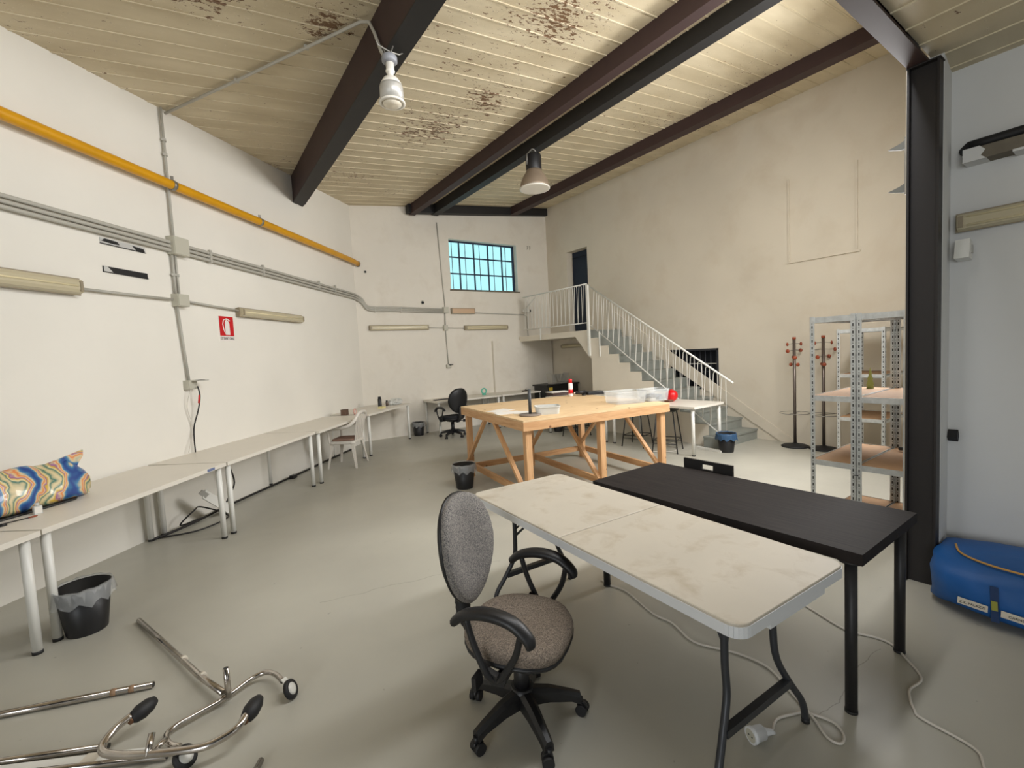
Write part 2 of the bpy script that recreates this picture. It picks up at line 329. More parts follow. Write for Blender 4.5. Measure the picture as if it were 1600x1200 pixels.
def slab(bm, poly, z0, z1, ch=.006):
    """rounded-edge slab from a convex outline"""
    n = len(poly); cx = sum(p[0] for p in poly)/n; cy = sum(p[1] for p in poly)/n
    def ring(k, z):
        out = []
        for x, y in poly:
            d = math.hypot(x-cx, y-cy); f = (d-k)/d; out.append(bm.verts.new((cx+(x-cx)*f, cy+(y-cy)*f, z)))
        return out
    R = [ring(ch, z0), ring(0, z0+ch), ring(0, z1-ch), ring(ch*.3, z1-ch*.3), ring(ch, z1)]
    for A, B in zip(R, R[1:]):
        for k in range(n): bm.faces.new((A[k], A[(k+1) % n], B[(k+1) % n], B[k]))
    bm.faces.new(R[0][::-1]); bm.faces.new(R[-1])
def NB(): return bmesh.new()
def obj(name, bm, m, parent=None, loc=None, bevel=0, sm=False):
    if bevel:
        ed = [e for e in bm.edges if len(e.link_faces) == 2 and e.calc_face_angle(0) > .6]
        bmesh.ops.bevel(bm, geom=ed, offset=bevel, segments=2, affect='EDGES', profile=.6)
    bmesh.ops.recalc_face_normals(bm, faces=bm.faces)
    me = bpy.data.meshes.new(name); bm.to_mesh(me); bm.free(); me.materials.append(m)
    if sm:
        for p in me.polygons: p.use_smooth = True
    o = bpy.data.objects.new(name, me); COL.objects.link(o)
    if parent: o.parent = parent
    if loc: o.location = loc
    return o
def subd(o, n=2):
    md = o.modifiers.new('s', 'SUBSURF'); md.levels = n; md.render_levels = n
    for p in o.data.polygons: p.use_smooth = True
    return o
def thing(name, label, cat, loc=(0, 0, 0), rz=0, group=None):
    o = bpy.data.objects.new(name, None); COL.objects.link(o); o.location = loc; o.rotation_euler = (0, 0, rz); o.empty_display_size = .1
    o['label'] = label; o['category'] = cat
    if group: o['group'] = group
    return o
def tag(o, label, cat, group=None):
    o['label'] = label; o['category'] = cat
    if group: o['group'] = group
    return o
def struct(name, bm, m, parent=None, bevel=0):
    o = obj(name, bm, m, parent, bevel=bevel)
    if parent is None: o['kind'] = 'structure'
    return o
def copy_tree(o, parent=None):
    c = o.copy(); COL.objects.link(c); c.parent = parent
    for ch in list(o.children): copy_tree(ch, c)
    return c
def dup(o, loc, rz, label, group=None):
    c = copy_tree(o); c.location = loc; c.rotation_euler = (0, 0, rz); c['label'] = label
    if group: c['group'] = group
    return c
def text(s, size, m, parent=None, name='lettering', ext=.0006, align='CENTER'):
    cu = bpy.data.curves.new(name, 'FONT'); cu.body = s; cu.size = size; cu.extrude = ext; cu.align_x = align; cu.align_y = 'CENTER'
    t = bpy.data.objects.new(name, cu); COL.objects.link(t)
    dg = bpy.context.evaluated_depsgraph_get(); dg.update(); me = bpy.data.meshes.new_from_object(t.evaluated_get(dg))
    bpy.data.objects.remove(t, do_unlink=True); me.materials.clear(); me.materials.append(m)
    o = bpy.data.objects.new(name, me); COL.objects.link(o)
    if parent: o.parent = parent
    return o

# ------------------------------------------------------------------ room frame
# left wall: runs through LC along LD, normal LN points into the hall
LC = V((2.829, 9.408, 0)); LD = V((.6678, .7443, 0)); LN = V((.7443, -.6678, 0)); LANG = math.atan2(LD.y, LD.x)
def lw(s, z=0, off=0):
    """point on the left wall: S metres back from the far corner, Z up, OFF out from the wall"""
    p = LC-LD*s+LN*off; return V((p.x, p.y, z))
# back wall: from LC to RC
BD = V((.99939, -.0349, 0)); BN = V((-.0349, -.99939, 0)); BANG = math.atan2(BD.y, BD.x)
def bw(x, z=0, off=0):
    s = (x-LC.x)/BD.x; p = LC+BD*s+BN*off; return V((p.x, p.y, z))
RX = 7.75; GY = .97; NX = 4.22; NZ = 3.33
def cz(x): return 4.45+.108*x

def wall_grid(bm, P, u0, u1, z0, z1, holes, t):
    """P(u, z, off) maps wall coordinates to world; a wall of thickness T behind, with rectangular holes"""
    us = sorted({u0, u1} | {h[0] for h in holes} | {h[1] for h in holes}); zs = sorted({z0, z1} | {h[2] for h in holes} | {h[3] for h in holes})
    for a, b in zip(us, us[1:]):
        for c, d in zip(zs, zs[1:]):
            if any(h[0] <= a+1e-6 and b-1e-6 <= h[1] and h[2] <= c+1e-6 and d-1e-6 <= h[3] for h in holes): continue
            vs = [bm.verts.new(P(u, z, o)) for o in (0, -t) for u, z in ((a, c), (b, c), (b, d), (a, d))]
            for f in ((0, 1, 2, 3), (7, 6, 5, 4), (0, 4, 5, 1), (1, 5, 6, 2), (2, 6, 7, 3), (3, 7, 4, 0)): bm.faces.new([vs[i] for i in f])
    bmesh.ops.remove_doubles(bm, verts=bm.verts, dist=1e-5)

bm = NB(); box(bm, -11, 8.2, -5.2, 10.2, -.1, 0); struct('floor', bm, FLOORM)
bm = NB(); wall_grid(bm, lambda u, z, o: lw(u, z, o), -.25, 20, 0, 5.7, [], .25); struct('wall_left', bm, WALL)
WIN = (4.97, 6.80, 3.17, 4.30)
bm = NB(); wall_grid(bm, lambda u, z, o: bw(u, z, o), 2.6, 8.1, 0, 5.7, [WIN], .25); struct('wall_back', bm, WALLB)
DOOR = (7.79, 8.50, 2.052, 4.04); NIC = (4.60, 5.60, .80, 1.555)
bm = NB(); wall_grid(bm, lambda u, z, o: V((RX-o, u, z)), GY, 9.5, 0, 5.7, [DOOR, NIC], .25); struct('wall_right', bm, WALLR)
bm = NB(); box(bm, -11, 8.0, .90, GY-.002, 3.52, 5.7); box(bm, 4.24, 8.0, .86, GY-.002, 0, 3.52); struct('wall_front', bm, WALL)
bm = NB(); box(bm, NX, NX+.02, -5.2, .86, 0, 3.5); struct('wall_near_right', bm, WALLN)
bm = NB(); box(bm, -5.0, NX, -5.2, -5.0, 0, 3.5); struct('wall_behind', bm, WALLN)
bm = NB(); box(bm, -5.2, -5.0, -5.2, .5, 0, 3.5); struct('wall_near_left', bm, WALLN)
bm = NB(); prism(bm, [(3.882, .812), (4.235, .848), (4.235, .90), (3.882, .90)], 2, 0, 3.34); struct('trim_1', bm, WALLN, bevel=.004)
bm = NB(); prism(bm, [(-11, cz(-11)+.05), (8.2, cz(8.2)+.05), (8.2, cz(8.2)+.1), (-11, cz(-11)+.1)], 1, .9, 10); CE = struct('ceiling', bm, BEDGE)
bm = NB(); box(bm, -5.2, NX+.1, -5.2, .9, NZ+.06, NZ+.12); CE2 = struct('ceiling', bm, BEDGE); CE2.name = 'ceiling_near'
# main ceiling boards, each its own plank with a raised bead along one edge
y = GY; pitch = .2235; i = 0
def wallx(y): return LC.x+(y-LC.y)*LD.x/LD.y
while y < 9.45:
    y1 = y+pitch-.007; x0 = wallx(y)-.12; x1 = RX+.02
    pr_ = [(y, .03), (y, .002), (y+.004, 0), (y1-.016, 0), (y1-.014, -.007), (y1-.001, -.007), (y1, .03)]
    bm = NB(); dz = random.uniform(-.0015, .0015)
    A = [bm.verts.new((x0, p[0], cz(x0)+p[1]+dz)) for p in pr_]; B = [bm.verts.new((x1, p[0], cz(x1)+p[1]+dz)) for p in pr_]
    bm.faces.new(A); bm.faces.new(B[::-1])
    for k in range(len(pr_)): bm.faces.new((A[k], B[k], B[(k+1) % len(pr_)], A[(k+1) % len(pr_)]))
    obj('ceiling_board', bm, CEIL, CE); y += pitch
# near bay boards, running the other way
x = 3.91-.245*16
while x < NX:
    x1 = min(x+.245-.007, NX+.04)
    pr_ = [(x, .03), (x, .002), (x+.004, 0), (x1-.016, 0), (x1-.014, -.007), (x1-.001, -.007), (x1, .03)]
    bm = NB(); prism(bm, [(a, NZ+b) for a, b in pr_], 1, -4.9, .875); obj('ceiling_board', bm, CEIL, CE2); x += .245

# ------------------------------------------------------------------ steel
def ibeam(bm, x0, x1, y0, y1, top, dep, fl=.014, web=.012):
    """I section running along Y; TOP is a height"""
    zc = top-dep; xm = (x0+x1)/2
    box(bm, x0, x1, y0, y1, zc, zc+fl); box(bm, x0, x1, y0, y1, top-fl, top); box(bm, xm-web/2, xm+web/2, y0, y1, zc+fl, top-fl)
def beam_end(x): return LC.y+(x-LC.x)*LD.y/LD.x
t = thing('steel_beam', 'deep brown box beam with black underside, leftmost under the board ceiling', 'beam', (1.62, 4.5, 4.2))
bm = NB(); box(bm, -.09, .0, GY-4.5, 8.06-4.5, .012, .41); obj('brown_channel', bm, BROWN, t, bevel=.004)
bm = NB(); box(bm, .004, .09, GY-4.5, 8.14-4.5, .012, .42); obj('black_channel', bm, BLACKST, t, bevel=.004)['label'] = 'black channel half of the beam'
bm = NB(); box(bm, -.092, .092, GY-4.5, 8.0-4.5, 0, .012); obj('bottom_plate', bm, BLACKST, t)
def roofbeam(label, x0, x1, y1, m, dep):
    t = thing('steel_beam', label, 'beam', ((x0+x1)/2, 5, cz((x0+x1)/2)-dep)); w = (x1-x0)/2
    bm = NB(); box(bm, -w, w, GY-5, y1-5, 0, .014); obj('lower_flange', bm, m, t, bevel=.002)
    bm = NB(); box(bm, -w, -w+.012, GY-5, y1-5, .014, dep-.02); box(bm, w-.05, w-.04, GY-5, y1-5, .014, dep-.02); obj('web', bm, m, t)
    bm = NB(); box(bm, -w, w, GY-5, y1-5, dep-.02, dep-.005); obj('upper_flange', bm, m, t)
roofbeam('brown steel roof beam running beside the black one', 4.04, 4.17, 9.28, BROWN, .205)
roofbeam('black steel roof beam beside its brown twin, bell lamp hanging from it', 4.56, 4.71, 9.28, BLACKST, .2)
roofbeam('dark brown double steel beam nearest the right wall', 6.60, 6.77, 9.22, BROWN, .185)
bm = NB()
prism(bm, [(3.98, cz(3.98)-.18), (7.76, cz(7.76)-.18), (7.76, cz(7.76)-.002), (3.98, cz(3.98)-.002)], 1, 9.14, 9.30)
tag(obj('lintel_beam', bm, BLACKST, bevel=.004), 'dark steel lintel along the top of the window wall', 'beam')
t = thing('steel_girder', 'dark brown girder crossing to the top of the black column', 'beam', (0, .92, 3.29))
bm = NB(); box(bm, -5.5, 3.84, -.05, .05, 0, .016); obj('lower_flange', bm, BROWN, t)
bm = NB(); box(bm, -5.5, 3.84, -.006, .006, .016, .2); obj('web', bm, BROWN, t)
bm = NB(); box(bm, -5.5, 3.84, -.05, .05, .2, .216); obj('upper_flange', bm, BROWN, t)
t = thing('steel_column', 'black steel column standing between the tall hall and the near bay', 'column', (3.84, .88, 0))
bm = NB(); box(bm, -.04, .04, .078, .09, 0, 3.29); obj('far_flange', bm, DARKCOL, t, bevel=.002)
bm = NB(); box(bm, -.04, .04, -.065, -.053, 0, 3.29); obj('near_flange', bm, DARKCOL, t, bevel=.002)
bm = NB(); box(bm, -.006, .006, -.053, .078, 0, 3.29); obj('web', bm, DARKCOL, t)
bm = NB(); box(bm, -.02, .03, .0905, .098, 0, 3.29); obj('plaster_edge', bm, WALLR, t)
bm = NB(); box(bm, -.045, .045, -.07, .092, 3.28, 3.289); obj('head_plate', bm, DARKCOL, t)
# pronged bracket on the far side of the column
t = thing('wall_bracket', 'rusty two-pronged bracket fixed high on the black column', 'bracket', (3.87, .98, 2.56))
bm = NB(); box(bm, -.02, .02, .0, .012, -.02, .34); obj('back_plate', bm, CLIP, t)
for z in (.02, .29):
    bm = NB(); prism(bm, [(0, z-.02), (.03, z-.022), (.10, z+.0), (.04, z+.018), (0, z+.04)], 0, -.012, .012); obj('prong', bm, mat('bracket_grey%d' % (z*100), (104, 104, 98), .6), t, bevel=.004)

# ------------------------------------------------------------------ window in the back wall
t = thing('window_1', 'high steel window', 'window'); del t['label']; del t['category']; t['kind'] = 'structure'
fo = -.13
def wbar(name, x0, x1, z0, z1, m, o0=fo, o1=fo-.03, par=None):
    bm = NB(); vs = []
    for a, b, c in ((x0, o0, z0), (x1, o0, z0), (x1, o1, z0), (x0, o1, z0), (x0, o0, z1), (x1, o0, z1), (x1, o1, z1), (x0, o1, z1)):
        vs.append(bm.verts.new(bw(a, c, b)))
    for f in ((0, 1, 2, 3), (4, 7, 6, 5), (0, 4, 5, 1), (1, 5, 6, 2), (2, 6, 7, 3), (3, 7, 4, 0)): bm.faces.new([vs[i] for i in f])
    return obj(name, bm, m, par or t)
x0, x1, z0, z1 = WIN
for a in (wbar('window_frame', x0, x1, z1-.035, z1, NAVY), wbar('window_frame', x0, x1, z0, z0+.03, NAVY), wbar('window_frame', x0, x0+.015, z0, z1, NAVY), wbar('window_frame', x1-.05, x1, z0, z1, NAVY)): pass
xs = [x0+.012+.31, x0+.012+.31+.385, x0+.012+.31+.385*2, x0+.012+.31+.385*3]
for x in xs: wbar('glazing_bar', x-.014, x+.014, z0+.02, z1-.03, NAVY)
for z in (z0+.385, z0+.76): wbar('glazing_bar', x0, x1-.04, z-.014, z+.014, NAVY)
edges = [x0+.01]+xs+[x1-.045]
rows = [z0+.03, z0+.385, z0+.76, z1-.035]
glass = mat('window_glass', (214, 240, 245), .02, alpha=.05)
for a, b in zip(edges, edges[1:]):
    for c, d in zip(rows, rows[1:]): wbar('pane', a, b, c, d, glass, fo-.012, fo-.016)
    wbar('security_bar', (a+b)/2-.006, (a+b)/2+.006, z0, z1, NAVY, fo-.075, fo-.087)
wbar('sill', x0-.03, x1+.05, z0-.03, z0, CEMENT, .015, fo)

# doorway at the landing, its unlit inside put in as dark navy panels
bm = NB(); box(bm, RX+.20, RX+.24, DOOR[0]-.1, DOOR[1]+.1, DOOR[2]-.05, DOOR[3]+.05); t = struct('door_1', bm, NAVYD)
bm = NB(); box(bm, RX+.14, RX+.15, DOOR[0]+.02, DOOR[1]-.06, DOOR[3]-.15, DOOR[3]-.14); obj('door_header', bm, VOID, t)
bm = NB(); box(bm, RX+.17, RX+.205, DOOR[0]+.04, DOOR[1]-.04, DOOR[2]+.01, DOOR[3]-.25); obj('door_panel', bm, NAVYD, t, bevel=.01)
bm = NB(); cyl(bm, (RX+.16, DOOR[0]+.12, 3.0), (RX+.16, DOOR[0]+.22, 3.0), .012); obj('door_handle', bm, VOID, t)
# dark barred opening beside the stairs
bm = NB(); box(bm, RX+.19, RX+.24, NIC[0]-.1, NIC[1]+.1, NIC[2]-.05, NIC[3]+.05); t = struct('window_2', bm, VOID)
for a in ((NIC[0], NIC[0]+.035, NIC[2], NIC[3]), (NIC[1]-.03, NIC[1], NIC[2], NIC[3]), (NIC[0], NIC[1], NIC[3]-.035, NIC[3]), (NIC[0], NIC[1], NIC[2], NIC[2]+.03)):
    bm = NB(); box(bm, RX-.004, RX+.04, a[0], a[1], a[2], a[3]); obj('window_frame', bm, GRILLE, t)
for k in range(9):
    yy = NIC[0]+.09+k*.105; bm = NB(); cyl(bm, (RX+.07, yy, NIC[2]), (RX+.07, yy, NIC[3]), .009, 8); obj('grille_bar', bm, GRILLE, t)
for z in (1.12, 1.27):
    bm = NB(); box(bm, RX+.05, RX+.062, NIC[0], NIC[1], z, z+.016); obj('grille_bar', bm, LGREY if z > 1.2 else GRILLE, t)
# closed-up opening: raised rim on the right wall
bm = NB()
box(bm, RX-.022, RX+.01, 3.385, 3.405, 2.85, 4.09); box(bm, RX-.022, RX+.01, 2.50, 2.525, 2.84, 4.06)
box(bm, RX-.03, RX+.01, 2.47, 3.43, 2.82, 2.845)
struct('trim_2', bm, WALLR)
# low protruding panel on the back wall, by the landing
bm = NB(); wall_grid(bm, lambda u, z, o: bw(u, z, o+.07), 5.95, 7.72, 0, 1.97, [], .1); struct('trim_3', bm, WALLB)

# ------------------------------------------------------------------ stairs and landing
SX = 6.75; R_ = .171; T_ = .262
def ry(k): return 6.82-T_*(12-k)
st = thing('staircase', 'masonry staircase with grey steps climbing to the landing and dark doorway', 'stairs', (SX, 5.4, 0))
def rel(o): return o
prof = [(9.24, 1.93), (9.24, 2.052), (6.82, 2.052)]
for k in range(11, 0, -1): prof += [(ry(k+1)-.003, R_*k-.002), (ry(k)-.003, R_*k-.002)]
prof += [(ry(1)-.003, 0), (6.76, 0), (6.76, 1.47), (6.83, 1.5), (7.22, 1.93)]
bm = NB(); prism(bm, [(a-5.4, b) for a, b in prof], 0, -.012, 0); obj('side_wall', bm, LANDW, st)
bm = NB(); box(bm, .0, RX-SX, 7.12-5.4, 9.24-5.4, 1.93, 2.052); obj('landing', bm, LANDW, st)
prof2 = [(6.76, 0), (6.76, 1.7)]
bm = NB(); box(bm, .05, RX-SX, 6.70-5.4, 6.755-5.4, 0, 1.85); obj('end_wall', bm, LANDW, st)
for k in range(1, 13):
    y0 = ry(k); top = R_*k; d = T_+.02 if k < 12 else .3
    bm = NB(); box(bm, .0 if k > 1 else -.12, RX-SX, y0-5.4, y0-5.4+d, top-R_+(.0 if k > 1 else 0), top-.03)
    s = obj('step', bm, STEPM, st)
    bm = NB(); box(bm, -.0 if k > 1 else -.13, RX-SX, y0-5.415, y0-5.4+d, top-.03, top); obj('tread', bm, STEPM, s, bevel=.004)
# sloping plaster skirt on the right wall above the steps
bm = NB(); prism(bm, [(3.55, 0), (3.35, .0), (3.35, .05), (7.0, 2.45), (7.0, 2.1)], 0, RX-.018, RX+.005); struct('trim_4', bm, WALLR)
rl = thing('stair_railing', 'white wrought railing of looped rods along stairs and landing', 'railing', (SX, 5.4, 0))
def trz(y): return 1.07+.64*(y-3.85)
def brz(y): return .22+.70*(y-4.0)
bm = NB(); tube(bm, [(0, 3.78-5.4, trz(3.78)), (0, 6.83-5.4, trz(6.83)-.005)], .016, 8); obj('handrail', bm, WHITEM, rl)
bm = NB(); tube(bm, [(0, 6.83-5.4, 2.99), (0, 9.02-5.4, 2.99)], .014, 8); obj('handrail', bm, WHITEM, rl)
bm = NB(); tube(bm, [(-.02, 3.98-5.4, brz(3.98)), (-.02, 6.74-5.4, brz(6.74))], .011, 8); obj('bottom_rail', bm, WHITEM, rl)
bm = NB(); tube(bm, [(-.02, 6.85-5.4, 2.2), (-.02, 9.02-5.4, 2.2)], .010, 8); obj('bottom_rail', bm, WHITEM, rl)
bm = NB(); box(bm, -.06, -.015, 6.76-5.4, 6.81-5.4, 1.52, 2.96); obj('newel_post', bm, WHITEM, rl)
bm = NB(); box(bm, -.05, -.03, 8.35-5.4, 8.37-5.4, 1.93, 2.2); obj('stay', bm, WHITEM, rl)
bm = NB(); box(bm, -.05, -.03, 6.48-5.4, 6.5-5.4, 1.5, 2.0); obj('stay', bm, WHITEM, rl)
def loop(y0, zb0, zb1, zt0, p, name='baluster'):
    """one rod: up at y0, arch over, slanting down towards y0+p*1.0, arch under"""
    r = p*.25; pts = [(0, y0, zb0+r), (0, y0-.002, zt0-r*1.2)]
    for k in range(1, 7):
        a = PI-PI*k/7; pts.append((0, y0+r+r*math.cos(a), zt0-r*1.2+r*math.sin(a)))
    pts += [(0, y0+2*r, zt0-r*1.2), (0, y0+p*.98-2*r*.0, zb1+r)]
    for k in range(1, 5):
        a = PI+PI*k/5; pts.append((0, y0+p+r*.6+r*.6*math.cos(a), zb1+r+r*math.sin(a)*.9))
    bm = NB(); tube(bm, pts, .0058, 6); obj(name, bm, WHITEM, rl)
y = 3.90; p = .1335
while y+p < 6.78:
    loop(y-5.4, max(brz(y), R_*max(1, int((y-ry(1))/T_)+1) if y > ry(1) else .02), brz(y+p), trz(y+p*.3)-.012, p); y += p
y = 6.86; p = .133
while y+p < 9.05:
    loop(y-5.4, 2.2, 2.2, 2.985, p); y += p

# ------------------------------------------------------------------ pipes and electrics
gp = thing('gas_pipe', 'thick yellow gas pipe running along the upper left wall', 'pipe', lw(4, 3.62, .1))
def lwo(s, z, off, o): return lw(s, z, off)-V(o)
O = tuple(lw(4, 3.62, .1))
bm = NB(); tube(bm, [lwo(s, 3.62, .1, O) for s in (14, 9, 7, 5, 3, 1.2, .2)]+[lwo(-.02, 3.60, .1, O)], .048, 16); obj('pipe', bm, YELLOW, gp)
for s in (4.35, 2.95):
    bm = NB(); tube(bm, [lwo(s, 3.62, .1, O)-LD*.02, lwo(s, 3.62, .1, O)+LD*.02], .054, 16); box_c = lwo(s, 3.62, .1, O); bar(bm, box_c+V((0, 0, .05)), box_c+V((0, 0, .09)), .03, .03); obj('pipe_clamp', bm, CLIP, gp)
bm = NB(); a = lw(-.02, 3.60, .1)-V(O); tube(bm, [a+V((-.02, 0, 0)), a+V((.02, 0, 0))], .056, 12); obj('end_cap', bm, CEMENT, gp)
# three grey conduits side by side, left wall then along the back wall
ct = thing('conduit_run', 'three parallel grey conduits along the left and back walls', 'conduit', lw(3, 2.95, .03))
O = V(lw(3, 2.95, .03))
for k in range(3):
    dz = (k-1)*.043
    pts = [lw(12, 3.0+dz, .04), lw(6, 3.0+dz, .04), lw(3, 2.97+dz, .04), lw(.12, 2.95+dz, .04)]
    pts = smooth([lw(.16, 2.95+dz, .04), lw(.03, 2.93+dz, .05), bw(2.95, 2.86+dz, .04), bw(3.02, 2.75+dz*.8, .04), bw(3.14, 2.71+dz*.8, .04), bw(3.5, 2.71+dz*.8, .04)], 5)
    pts = [lw(12, 2.985+dz, .04), lw(6, 2.985+dz, .04), lw(3, 2.97+dz, .04)]+pts+[bw(4.72, 2.68+dz*.8, .04)]
    bm = NB(); tube(bm, [q-O for q in pts], .019, 10); obj('conduit', bm, GREYPIPE, ct)
for s in (6.3, 3.85, 2.9, 1.45, .9):
    bm = NB(); a = lw(s, 2.975, .05)-O; bar(bm, a-V((0, 0, .075)), a+V((0, 0, .075)), .03, .03, up=LN); obj('saddle_clip', bm, GREYPIPE, ct)
for x in (3.2, 3.75):
    bm = NB(); a = bw(x, 2.70, .05)-O; bar(bm, a-V((0, 0, .06)), a+V((0, 0, .06)), .02, .025, up=BN); obj('saddle_clip', bm, GREYPIPE, ct)
SB = (LC-V((-.062, 6.186, 0))).length    # station of the vertical drop on the left wall
def conduit(label, pts, r=.013, m=GREYPIPE, clips=(), name='conduit', n=0):
    o = V(pts[-1]); t = thing(name, label, 'conduit' if m is GREYPIPE else 'cable', o)
    bm = NB(); q = smooth(pts, n) if n else pts
    tube(bm, [V(p_)-o for p_ in q], r, 8); obj('pipe' if m is GREYPIPE else 'wire', bm, m, t)
    for c in clips:
        bm = NB(); c = V(c)-o; box(bm, c.x-r*1.6, c.x+r*1.6, c.y-r*1.6, c.y+r*1.6, c.z-.012, c.z+.012); obj('clip', bm, m, t)
    return t
conduit('grey conduit from ceiling down to the upper square junction box', [lw(SB, cz(-.06)-.01, .03), lw(SB, 3.06, .03)], clips=[lw(SB, 3.95, .03), lw(SB, 4.1, .03)])
for k, w in ((-1, 'left'), (1, 'right')):
    conduit('%s one of two short conduits between the junction boxes' % w, [lw(SB+.02-k*.02, 2.94, .03), lw(SB+.02-k*.02, 2.48, .03)], clips=[lw(SB+.02-k*.02, 2.68, .03)])
conduit('grey conduit from lower junction box down to the socket', [lw(SB+.04, 2.36, .03), lw(SB-.02, 1.54, .03)])
conduit('grey conduit from big near fluorescent lamp to junction box', [lw(SB+1.05, 2.40, .04), lw(SB+.1, 2.41, .04)])
conduit('grey conduit from junction box to the second fluorescent lamp', [lw(SB-.05, 2.41, .04), lw(SB-.95, 2.375, .04)])
conduit('white conduit slanting over the ceiling boards to the white lamp', [(-.04, 6.30, cz(-.04)-.03), (.5, 5.5, cz(.5)-.03), (1.44, 4.06, cz(1.40)-.03), (1.495, 4.01, 4.56), (1.505, 3.93, 4.43), (1.505, 3.80, 4.20), (1.495, 3.74, 4.14), (1.50, 3.70, 4.11)], .014, clips=[(.6, 5.35, cz(.6)-.03), (1.1, 4.585, cz(1.1)-.03)])
def jbox(label, c, ang, w=.12, h=.14, d=.07, m=GREYBOX):
    t = thing('junction_box', label, 'junction box', c, ang)
    bm = NB(); box(bm, -w/2, w/2, -d, 0, -h/2, h/2); obj('housing', bm, m, t, bevel=.005)
    bm = NB(); box(bm, -w/2+.006, w/2-.006, -d-.008, -d, -h/2+.006, h/2-.006); obj('cover', bm, m, t, bevel=.002)
    return t
jbox('square beige junction box on the triple conduits of left wall', lw(SB-.03, 2.99, 0), LANG, .20, .19, .09)
jbox('smaller grey junction box level with the left wall lamps', lw(SB+.0, 2.41, 0), LANG, .15, .13, .08)
t = jbox('grey wall socket with open lid over the left desks', lw(SB-.03, 1.49, 0), LANG, .12, .10, .06)
bm = NB(); box(bm, -.02, .12, -.16, -.06, .035, .045); obj('lid', bm, GREYPIPE, t); bm = NB(); box(bm, .02, .09, -.14, -.08, .046, .049); obj('lid_window', bm, BLACKP, t)
jbox('square junction box on the back wall conduits', bw(4.78, 2.70), BANG, .12, .13, .07)
jbox('round-cornered small junction box between back wall lamps', bw(4.755, 2.30), BANG, .10, .12, .06)
conduit('thin conduit climbing the back wall up to the steel beam', [bw(4.70, 4.62, .02), bw(4.78, 2.77, .02)], .009)
conduit('short double conduit between the back wall junction boxes', [bw(4.77, 2.63, .02), bw(4.76, 2.36, .02)], .016)
conduit('conduit from the small box down to the back wall socket', [bw(4.76, 2.24, .02), bw(4.78, 1.48, .02)], .010)
conduit('conduit leading right along the back wall to the landing', [bw(5.5, 2.64, .02), bw(6.92, 2.60, .02), bw(7.0, 2.56, .02), bw(7.02, 2.1, .02), bw(7.02, 2.0, .02)], .012)
conduit('short conduit from left back lamp to small box', [bw(4.36, 2.31, .03), bw(4.71, 2.30, .03)], .010)
conduit('short conduit from small box to right back lamp', [bw(4.80, 2.30, .03), bw(5.24, 2.29, .03)], .010)
t = jbox('white wall socket with plugs above the back desk', bw(4.78, 1.44), BANG, .11, .08, .05)
bm = NB(); box(bm, 0, .08, -.1, -.05, .02, .04); obj('plug', bm, BLACKP, t)
# fluorescent lamps
def fluo(label, c, ang, L, h=.11, d=.09, k=2):
    t = thing('fluorescent_lamp', label, 'lamp', c, ang, None)
    bm = NB(); pr_ = [(0, -h*.38), (-d*.45, -h/2), (-d*.55, -h/2), (-d*.55, h/2), (-d*.45, h/2), (0, h*.38)]
    prism(bm, pr_, 0, -L/2, L/2); obj('housing', bm, LAMPB, t, bevel=.006)
    bm = NB(); pr_ = [(-d*.55, -h*.46), (-d*.9, -h*.36), (-d, -h*.2), (-d, h*.2), (-d*.9, h*.36), (-d*.55, h*.46)]
    prism(bm, pr_, 0, -L/2+.012, L/2-.012); obj('cover', bm, LAMPC, t, bevel=.006)
    for q in (range(k)):
        zz = (q-(k-1)/2)*h*.45; bm = NB(); cyl(bm, (-L/2+.06, -d-.002, zz), (L/2-.06, -d-.002, zz), .006 if k > 1 else .008, 8); obj('tube', bm, TUBEM, t)
    for s in (-1, 1):
        bm = NB(); box(bm, s*(L/2-.03)-.012, s*(L/2-.03)+.012, -d-.006, -d*.6, -h*.3, h*.3); obj('end_clip', bm, LAMPB, t, bevel=.002)
    return t
fluo('large fluorescent wall lamp cut by the left picture edge', lw((LC-V((-.777, 5.389, 0))).length+.68, 2.41), LANG, 1.40, .145, .11, 1)
fluo('fluorescent wall lamp just right of the red extinguisher sign', lw((LC-V((.99, 7.358, 0))).length, 2.36), LANG, 1.40, .12, .1, 1)
fluo('left fluorescent lamp on the back wall', bw(3.70, 2.32), BANG, 1.30, .11, .09, 1)
fluo('right fluorescent lamp on the back wall below the window', bw(5.82, 2.295), BANG, 1.18, .11, .09, 2)
fluo('fluorescent lamp half hidden under the landing', (RX, 8.34, 1.76), -PI/2, .85, .10, .09, 1)
fluo('twin-tube fluorescent lamp on the near right wall', (NX, .81-.68, 2.345), -PI/2, 1.36, .12, .09, 2)
t = thing('emergency_light', 'small tan emergency light above the back wall lamps', 'lamp', bw(5.22, 2.68), BANG)
bm = NB(); box(bm, -.30, .30, -.06, 0, -.065, .065); obj('housing', bm, LAMPB, t, bevel=.01)
bm = NB(); box(bm, -.28, .28, -.07, -.06, -.05, .05); obj('cover', bm, mat('tan_cover', (196, 164, 132), .4), t, bevel=.006)
# security camera near the landing
t = thing('security_camera', 'small white camera on an arm left of landing rail', 'camera', bw(6.98, 2.70))
bm = NB(); tube(bm, [(.35, .0, .35), (-.05, -.10, .02)], .012, 8); obj('arm', bm, WHITEM, t)
bm = NB(); box(bm, -.14, .02, -.16, -.08, -.05, .03); obj('body', bm, WHITEM, t, bevel=.01)
bm = NB(); cyl(bm, (.02, -.12, -.01), (.07, -.12, -.01), .035, 12); obj('lens', bm, BLACKP, t)
